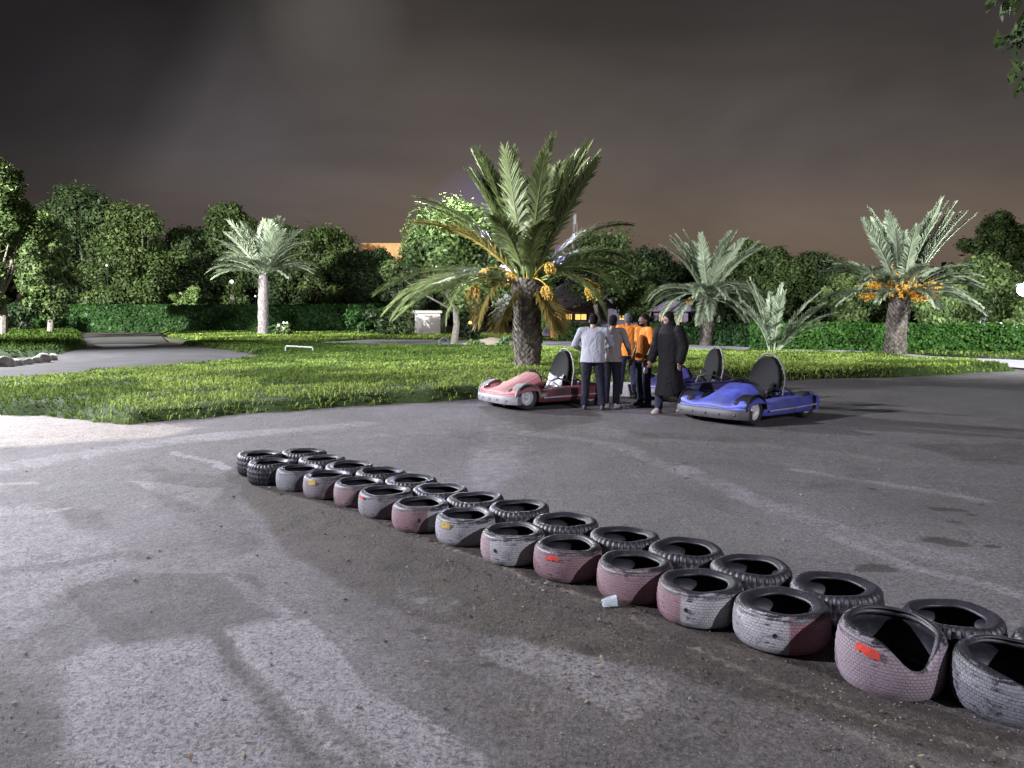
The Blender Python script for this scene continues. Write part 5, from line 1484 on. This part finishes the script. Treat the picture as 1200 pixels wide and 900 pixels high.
def fuse(mb, name, mat, parent, voxel, smooth=3):
    bmesh.ops.recalc_face_normals(mb.bm, faces=mb.bm.faces)
    me = bpy.data.meshes.new(name); mb.bm.to_mesh(me); mb.bm.free()
    tmp = bpy.data.objects.new('tmp', me); C.objects.link(tmp)
    m = tmp.modifiers.new('r', 'REMESH'); m.mode = 'VOXEL'; m.voxel_size = voxel; m.use_smooth_shade = True
    s = tmp.modifiers.new('s', 'SMOOTH'); s.iterations = smooth; s.factor = 0.5
    dg = bpy.context.evaluated_depsgraph_get(); dg.update()
    out = bpy.data.meshes.new_from_object(tmp.evaluated_get(dg))
    bpy.data.objects.remove(tmp); bpy.data.meshes.remove(me)
    out.name = name
    for p in out.polygons: p.use_smooth = True
    out.materials.clear()
    return link(name, out, mat, parent)

def hand(bm, wrist, direction, side, curl=0.5):
    """palm and five bent fingers below the wrist"""
    w = Vector(wrist); d = Vector(direction).normalized()
    s = d.cross(Vector((0, -1, 0))); s = s.normalized() if s.length > .1 else Vector((1, 0, 0))
    fwd = s.cross(d).normalized()
    if fwd.y > 0: fwd = -fwd
    palm_e = w + d * 0.085
    # palm lies front to back: broad side along fwd
    for k in range(4):
        off = fwd * (0.030 - 0.020 * k)
        capsule(bm, w + off * 0.5 + d * 0.01, palm_e + off, 0.016, 0.014, 8)
    inn = s * (-side)
    for k, L in enumerate((0.066, 0.075, 0.070, 0.055)):
        off = fwd * (0.032 - 0.0215 * k)
        a = palm_e + off; b = a + (d * (1 - .25 * curl) + inn * .35 * curl).normalized() * L * .5; c = b + (d * (1 - .8 * curl) + inn * .9 * curl).normalized() * L * .5
        chain(bm, [a, b, c], [0.0098, 0.009, 0.0078])
    a = w + d * 0.03 + fwd * 0.025; b = a + (d * .6 + fwd * .6 + inn * .2).normalized() * .038; c = b + (d * .9 + fwd * .2 + inn * .25).normalized() * .03
    chain(bm, [a, b, c], [0.0125, 0.011, 0.009])

def person(label, loc, rz, H=1.68, shirt='orange', pants='denim', skin='skin', shoe='shoe', arms=None, legs=None, lean=0.0, head=(0, 0), cap=None, robe=False, sleeve='short', build=1.0, bag=False, hairlen=0.0, beard=False):
    """faces -Y before the turn rz; arms: [(elbow),(wrist)] offsets from each shoulder, left then right"""
    s = H / 1.68
    root = thing('person', label, 'person', (loc[0], loc[1], zlot(*loc) if loc[1] < 30 else 0), rz)
    root.scale = (s, s, s)
    ls = legs or [((-.095, 0, .90), (-.10, -.02, .49), (-.105, .02, .085)), ((.095, 0, .90), (.10, -.02, .49), (.105, .02, .085))]
    lx = lean
    def T(z): return -lx * max(0, z - .9)       # forward lean above the hips
    sh_z = 1.385; sw = 0.185 * build
    shl = [(-sw, T(sh_z), sh_z), (sw, T(sh_z), sh_z)]
    if arms is None: arms = [((-.045, .02, -.28), (-.03, -.03, -.53)), ((.045, .02, -.28), (.03, -.03, -.53))]
    el = []; wr = []
    for i in range(2):
        S0 = Vector(shl[i]); el.append(S0 + Vector(arms[i][0])); wr.append(S0 + Vector(arms[i][1]))
    # body (one continuous figure)
    b = MB()
    loft(b, [(0, 0, .84, .13, .09), (0, T(.95), .95, .155, .105), (0, T(1.08), 1.08, .135 * build, .09), (0, T(1.25), 1.25, .155 * build, .10), (0, T(1.36), 1.36, .155, .088), (0, T(1.42), 1.43, .07, .055)])
    hx, hy = head
    hc = Vector((hx, T(1.56) - .01 + hy, 1.565))
    chain(b, [(0, T(1.40) + .005, 1.39), (hx * .6, T(1.48) + hy * .5, 1.48)], [.058, .052])
    b.sphere(hc, (.073, .092, .108), 20, 14)
    b.sphere(hc + Vector((0, -.032, -.055)), (.052, .055, .052), 16, 10)
    b.sphere(hc + Vector((0, -.094, -.012)), (.014, .018, .022), 10, 8)
    b.sphere(hc + Vector((0, -.078, -.055)), (.026, .014, .010), 10, 6)
    for q in (-1, 1): b.sphere(hc + Vector((q * .074, .004, -.005)), (.010, .020, .030), 8, 8)
    for i in range(2):
        sd = -1 if i == 0 else 1
        chain(b, [shl[i], tuple(el[i]), tuple(wr[i])], [.052, .040, .026])
        capsule(b, (shl[i][0] * .4, shl[i][1], sh_z + .02), shl[i], .05, .052)
        hand(b, wr[i], wr[i] - el[i], sd, .55)
        h, k, a = ls[i]
        chain(b, [h, k, a], [.085, .055, .038])
        capsule(b, a, (a[0], a[1] - .11, .035), .036, .028)
    fuse(b, 'body', M[skin], root, .0078, 2)
    # head details
    for q in (-1, 1):
        m = MB(); m.sphere(hc + Vector((q * .030, -.084, .006)), (.013, .008, .008), 10, 6); m.build('eye', M['whitepaint'], root)
        m = MB(); m.sphere(hc + Vector((q * .030, -.0905, .006)), (.006, .004, .006), 8, 6); m.build('pupil', M['hole'], root)
        m = MB(); m.tube([hc + Vector((q * .014, -.093, .026)), hc + Vector((q * .032, -.089, .031)), hc + Vector((q * .05, -.076, .025))], .004, 5); m.build('eyebrow', M['hair'], root)
    if robe:
        m = MB()
        loft(m, [(hc.x, hc.y + .012, hc.z - .02, .088, .095), (hc.x, hc.y + .014, hc.z + .045, .088, .100), (hc.x, hc.y + .012, hc.z + .10, .062, .072), (hc.x, hc.y + .012, hc.z + .125, .02, .03)])
        loft(m, [(0, T(1.3), 1.30, .20, .14), (0, T(1.4), 1.42, .15, .11), (hc.x, hc.y + .022, hc.z - .02, .092, .088), (hc.x, hc.y + .022, hc.z + .03, .07, .07)])
        fuse(m, 'headscarf', M['blackcloth'], root, .012, 4)
    elif cap:
        m = MB(); m.sphere(hc + Vector((0, .012, .035)), (.080, .096, .086), 20, 12)
        m.sphere(hc + Vector((0, -.10, .045)), (.062, .055, .010), 16, 6); m.sphere(hc + Vector((0, .03, -.02)), (.074, .07, .05), 14, 8)
        fuse(m, 'cap', M[cap], root, .009, 2)
    else:
        m = MB(); m.sphere(hc + Vector((0, .016, .026)), (.080, .092, .095), 22, 14)
        m.sphere(hc + Vector((0, .045, -.02)), (.070, .055, .06), 16, 10)
        rr = random.Random(int(H * 1000))
        for k in range(26):
            a = rr.uniform(0, 2 * PI); e = rr.uniform(.3, 1.4)
            m.sphere(hc + Vector((math.cos(a) * math.cos(e) * .074, .016 + math.sin(a) * math.cos(e) * .086, .03 + math.sin(e) * .088)), .016, 6, 5)
        bmv = [v for v in m.bm.verts if v.co.y < hc.y - .055 and v.co.z < hc.z + .045]
        for v in bmv: v.co.y = hc.y - .055
        fuse(m, 'hair', M['hair'], root, .009, 1)
    if beard:
        m = MB(); m.sphere(hc + Vector((0, -.040, -.072)), (.055, .052, .040), 16, 10); m.build('beard', M['hair'], root)
    # trousers
    m = MB(); loft(m, [(0, 0, .80, .13, .095), (0, 0, .88, .165, .115), (0, T(1.0), 1.0, .158, .11), (0, T(1.02), 1.02, .15, .10)])
    for i in range(2):
        h, k, a = ls[i]; h = Vector(h); k = Vector(k); a = Vector(a)
        chain(m, [h + Vector((0, 0, .0)), k, a + Vector((0, 0, .02))], [.105, .078, .066])
    fuse(m, 'trousers', M[pants], root, .012, 3)
    # shirt or robe
    m = MB()
    if robe:
        loft(m, [(0, .02, .30, .27, .25), (0, .01, .46, .25, .22), (0, .0, .56, .235, .20), (0, 0, .80, .21, .165), (0, T(1.0), 1.0, .20, .15), (0, T(1.2), 1.2, .20, .14), (0, T(1.36), 1.36, .19, .12), (0, T(1.44), 1.44, .09, .075)], 28)
    else:
        hem = .84
        loft(m, [(0, 0, hem, .195 * build, .155), (0, T(1.0), 1.0, .178 * build, .138), (0, T(1.12), 1.12, .168 * build, .122), (0, T(1.27), 1.27, .182 * build, .122), (0, T(1.37), 1.375, .172, .106), (0, T(1.43), 1.435, .082, .07)], 28)
    for i in range(2):
        capsule(m, (shl[i][0] * .4, shl[i][1], sh_z + .012), shl[i], .066, .066)
        if sleeve == 'short':
            e = Vector(shl[i]).lerp(el[i], .72); capsule(m, shl[i], e, .068, .066)
        elif sleeve == 'long': chain(m, [shl[i], tuple(el[i]), tuple(el[i].lerp(wr[i], .93))], [.068, .058, .042] if not robe else [.085, .085, .075])
    fuse(m, 'robe' if robe else 'shirt', M[shirt], root, .012, 3)
    for i in range(2):
        h, k, a = ls[i]; m = MB()
        az = a[2] - .085
        loft(m, [(a[0], a[1] - .05, .0 + az, .046, .125), (a[0], a[1] - .05, .02 + az, .049, .13), (a[0], a[1] - .04, .05 + az, .045, .115), (a[0], a[1] + .005, .09 + az, .042, .055), (a[0], a[1] + .01, .105 + az, .036, .045)], 16)
        m.build('shoe', M[shoe], root)
    return root, wr, s

# man in pale shirt, back to the viewer, leaning over the red kart
person('man in pale grey shirt and dark trousers seen from behind beside the red kart', gp(694, 480), math.radians(170), 1.68, 'whiteshirt', 'navycloth', 'skinlight', 'shoe', lean=.16,
       arms=[((-.10, -.12, -.24), (-.02, -.33, -.30)), ((.12, -.08, -.25), (.05, -.30, -.33))], legs=[((-.095, 0, .90), (-.14, -.03, .48), (-.17, .02, .085)), ((.095, 0, .90), (.12, -.02, .49), (.14, .03, .085))], head=(0, -.02), build=1.16, sleeve='long')
person('dark-haired man in brownish grey shirt right of the man in pale grey', gp(716, 477), math.radians(150), 1.66, 'greyshirt', 'navycloth', 'skin', 'paleshoe', lean=.08,
       arms=[((-.08, -.06, -.26), (-.02, -.26, -.36)), ((.07, .04, -.27), (.07, -.02, -.52))], build=1.05, sleeve='long')
person('man in orange shirt and dark cap standing farthest back in the group', gp(735, 466), math.radians(185), 1.70, 'orange', 'denim', 'skin', 'paleshoe', lean=.05, cap='greycap',
       arms=[((-.09, -.05, -.26), (-.08, -.22, -.42)), ((.08, .0, -.27), (.06, -.12, -.50))], legs=[((-.095, 0, .90), (-.12, -.03, .49), (-.15, .02, .085)), ((.095, 0, .90), (.13, -.03, .49), (.17, .02, .085))], build=1.0)
pr, wr, s = person('man in bright orange t-shirt holding a white bag, face turned left', gp(754, 475.5), math.radians(-62), 1.68, 'orange', 'denim', 'skin', 'shoe', lean=.02, beard=True,
       arms=[((-.03, .01, -.28), (-.03, -.10, -.52)), ((.04, .03, -.28), (.02, -.08, -.52))], build=.92)
person('person in loose black robe and headscarf walking past the navy kart', gp(784, 484), math.radians(-50), 1.72, 'blackcloth', 'denim', 'skinlight', 'paleshoe', lean=.08, robe=True, sleeve='long',
       arms=[((-.07, .0, -.27), (-.07, -.10, -.50)), ((.07, .04, -.27), (.08, -.06, -.51))], legs=[((-.09, 0, .90), (-.12, -.10, .49), (-.14, -.10, .085)), ((.09, 0, .90), (.11, .04, .50), (.13, .22, .12))], build=1.1)
# bag in the hand of the man in orange
bpy.context.view_layer.update()
hp = pr.matrix_world @ (wr[1] + Vector((0, -.02, -.14)))
t = bmesh.new(); bmesh.ops.create_uvsphere(t, u_segments=14, v_segments=10, radius=1)
for v in t.verts:
    n = 1 + random.uniform(-.12, .12); z = v.co.z; w = .35 + .65 * (1 - (z + 1) / 2)
    v.co = Vector((v.co.x * .055 * w * n, v.co.y * .045 * w * n, z * .085 - .03))
me = bpy.data.meshes.new('bag'); t.to_mesh(me); t.free()
o = link('plastic_bag', me, M['whitepaint']); o.location = hp; tag(o, 'small white plastic bag held by the man in bright orange', 'bag')

# ------------------------------------------------------------------ night light
w = bpy.data.worlds.new('World'); S.world = w; w.use_nodes = True
nt = w.node_tree; nt.nodes.clear()
class WN(NT):
    def __init__(self): self.t = nt
W = WN()
out = nt.nodes.new('ShaderNodeOutputWorld'); bg = nt.nodes.new('ShaderNodeBackground')
nt.links.new(bg.outputs[0], out.inputs[0])
dirv = W.coord('Generated')
sp = W.n('ShaderNodeSeparateXYZ', Vector=dirv)
x_, y_, z_ = sp.outputs
el = W.ramp(z_, [(0.0, (0.150, 0.110, 0.076)), (0.08, (0.140, 0.110, 0.086)), (0.20, (0.088, 0.079, 0.076)), (0.34, (0.038, 0.035, 0.034)), (0.60, (0.020, 0.018, 0.019))])
# darker towards the left, where no town glow is
lf = W.ramp(W.math('ADD', W.math('MULTIPLY', x_, 0.9), W.math('ADD', 0.62, W.math('MULTIPLY', z_, 0.35))), [(0.05, (0.36, 0.38, 0.43)), (0.22, (0.44, 0.45, 0.50)), (0.40, (0.78, 0.78, 0.86)), (0.62, (1.22, 1.13, 1.05)), (0.98, (1.05, 1.0, 0.98))])
col = W.mix(1.0, el, lf, 'MULTIPLY')
mp = W.n('ShaderNodeMapping', Vector=dirv); mp.inputs['Scale'].default_value = (1.0, 1.0, 2.6)
cl = W.noise(2.1, 5, 0.5, mp.outputs[0], dist=0.4)
col = W.mix(1.0, col, W.ramp(cl, [(0.3, 0.70), (0.7, 1.30)]), 'MULTIPLY')
def blob(vx, vz, rad, colr, amt):
    v = Vector((vx, 1.0, vz)).normalized()
    dp = W.n('ShaderNodeVectorMath', _operation='DOT_PRODUCT'); W.t.links.new(dirv, dp.inputs[0]); dp.inputs[1].default_value = v
    return W.math('MULTIPLY', W.ramp(dp.outputs['Value'], [(math.cos(rad), 0.0), (1.0, 1.0)]), amt)
b1 = blob((575 - 600) / 900, (368 - 270) / 900, 0.075, None, 0.42)  # violet lamp haze painted into the sky
col = W.mix(b1, col, (0.20, 0.19, 0.36))
b2 = blob((400 - 600) / 900, (368 - 45) / 900, 0.045, None, 0.75)
col = W.mix(W.math('MULTIPLY', b2, W.ramp(cl, [(0.3, 0.3), (0.6, 1.0)])), col, (0.095, 0.086, 0.078))
u_ = W.math('DIVIDE', x_, y_); v_ = W.math('DIVIDE', z_, y_)
bm_ = W.math('ADD', W.math('SUBTRACT', u_, W.math('MULTIPLY', v_, 0.56)), 0.579)  # slanting light beam painted into the sky, dimmer left of its edge
edge = W.ramp(W.math('ADD', bm_, 0.5), [(0.0, 0.66), (0.46, 0.70), (0.54, 1.20), (0.68, 1.0)])
edge = W.mix(W.ramp(v_, [(0.10, 0.0), (0.24, 1.0)]), (1, 1, 1), edge)
edge = W.mix(W.ramp(y_, [(0.0, 0.0), (0.2, 1.0)]), (1, 1, 1), edge)
col = W.mix(1.0, col, edge, 'MULTIPLY')
nt.links.new(col, bg.inputs[0]); bg.inputs[1].default_value = 1.0

def spot(name, loc, target, power, col, angle=120, blend=0.6, radius=0.35):
    l = bpy.data.lights.new(name, 'SPOT'); l.energy = power; l.color = col; l.spot_size = math.radians(angle); l.spot_blend = blend; l.shadow_soft_size = radius
    o = bpy.data.objects.new(name, l); C.objects.link(o); o.location = loc
    o.rotation_euler = (Vector(target) - Vector(loc)).to_track_quat('-Z', 'Y').to_euler(); return o
def point(name, loc, power, col, radius=0.2):
    l = bpy.data.lights.new(name, 'POINT'); l.energy = power; l.color = col; l.shadow_soft_size = radius
    o = bpy.data.objects.new(name, l); C.objects.link(o); o.location = loc; return o
spot('floodlight_near', (-17, 7.0, 9.5), (-3.0, 12.5, 0), 44000, (0.90, 0.87, 1.0), 100, 0.9, 0.16)
spot('floodlight_rear', (9.5, -8.5, 7.6), (-2.0, 8, 0), 13500, (0.90, 0.88, 1.0), 75, 1.0, 0.14)
spot('floodlight_left', (-27, 31, 11), (3, 16, 0), 88000, (0.92, 0.94, 1.0), 120, 0.8, 0.3)
spot('tree_fill_light', (-48, 26, 14), (-24, 82, 7), 540000, (0.95, 0.95, 0.88), 90, 0.8, 0.4)  # unseen lamp added to bring light onto the left trees
spot('floodlight_right', (24, 7, 10), (15, 36, 5.0), 95000, (0.94, 0.97, 0.96), 68, 0.6, 0.3)
spot('palm_fill_light', (-22, 10, 10), (8, 37, 4), 120000, (0.94, 0.97, 1.0), 46, 0.7, 0.3)  # unseen lamp added to brighten the drooping mid palm
point('crown_fill_light', (xat(515, 36), 36.5, 9.6), 5200, (0.9, 1.0, 0.85))  # unseen light set in open air to brighten the tree crown
point('street_lamp_light', (xat(1192, 33.5), 33.4, zat(341, 33.5) - 0.3), 900, (0.9, 0.95, 1.0))
spot('left_fill_light', (-18, 48, 7), (-22, 62, 3), 9000, (0.92, 0.95, 1.0), 130, 0.9, 0.3)  # unseen spot without a fixture, boosted to bring out the left trees
spot('violet_flood', (xat(606, 35.6), 35.6, zat(258, 35.6)), (-0.4, 9.2, 0), 20000, (0.5, 0.42, 1.0), 16, 0.9, 0.7)
point('house_glow', (xat(668, 50), 50.6, 1.2), 6, (1.0, 0.6, 0.25))
point('kiosk_glow', (xat(786, 48), 48.6, 1.6), 12, (1.0, 0.5, 0.2))
point('white_wall_lamp', (xat(498, 57), 57.5, 2.2), 160, (1.0, 0.95, 0.9))
point('rooftop_glow', (xat(462, 101), 101, 10.3), 420, (1.0, 0.55, 0.2))
point('shrub_lamp', (xat(222, 74), 73.5, 3.6), 500, (0.95, 1.0, 0.8))

# ------------------------------------------------------------------ camera
cam = bpy.data.cameras.new('camera'); co = bpy.data.objects.new('camera', cam); C.objects.link(co)
cam.sensor_width = 36.0; cam.lens = 36.0 * FPX / 1200.0; cam.clip_end = 3000; cam.clip_start = 0.05
co.location = (0, 0, CAM_H); co.rotation_euler = (PI / 2 - PITCH, 0, 0)
S.camera = co
S.view_settings.view_transform = 'Standard'; S.view_settings.look = 'None'; S.view_settings.exposure = 0
S.cycles.max_bounces = 5; S.cycles.diffuse_bounces = 2; S.cycles.transparent_max_bounces = 6
S.cycles.sample_clamp_indirect = 3
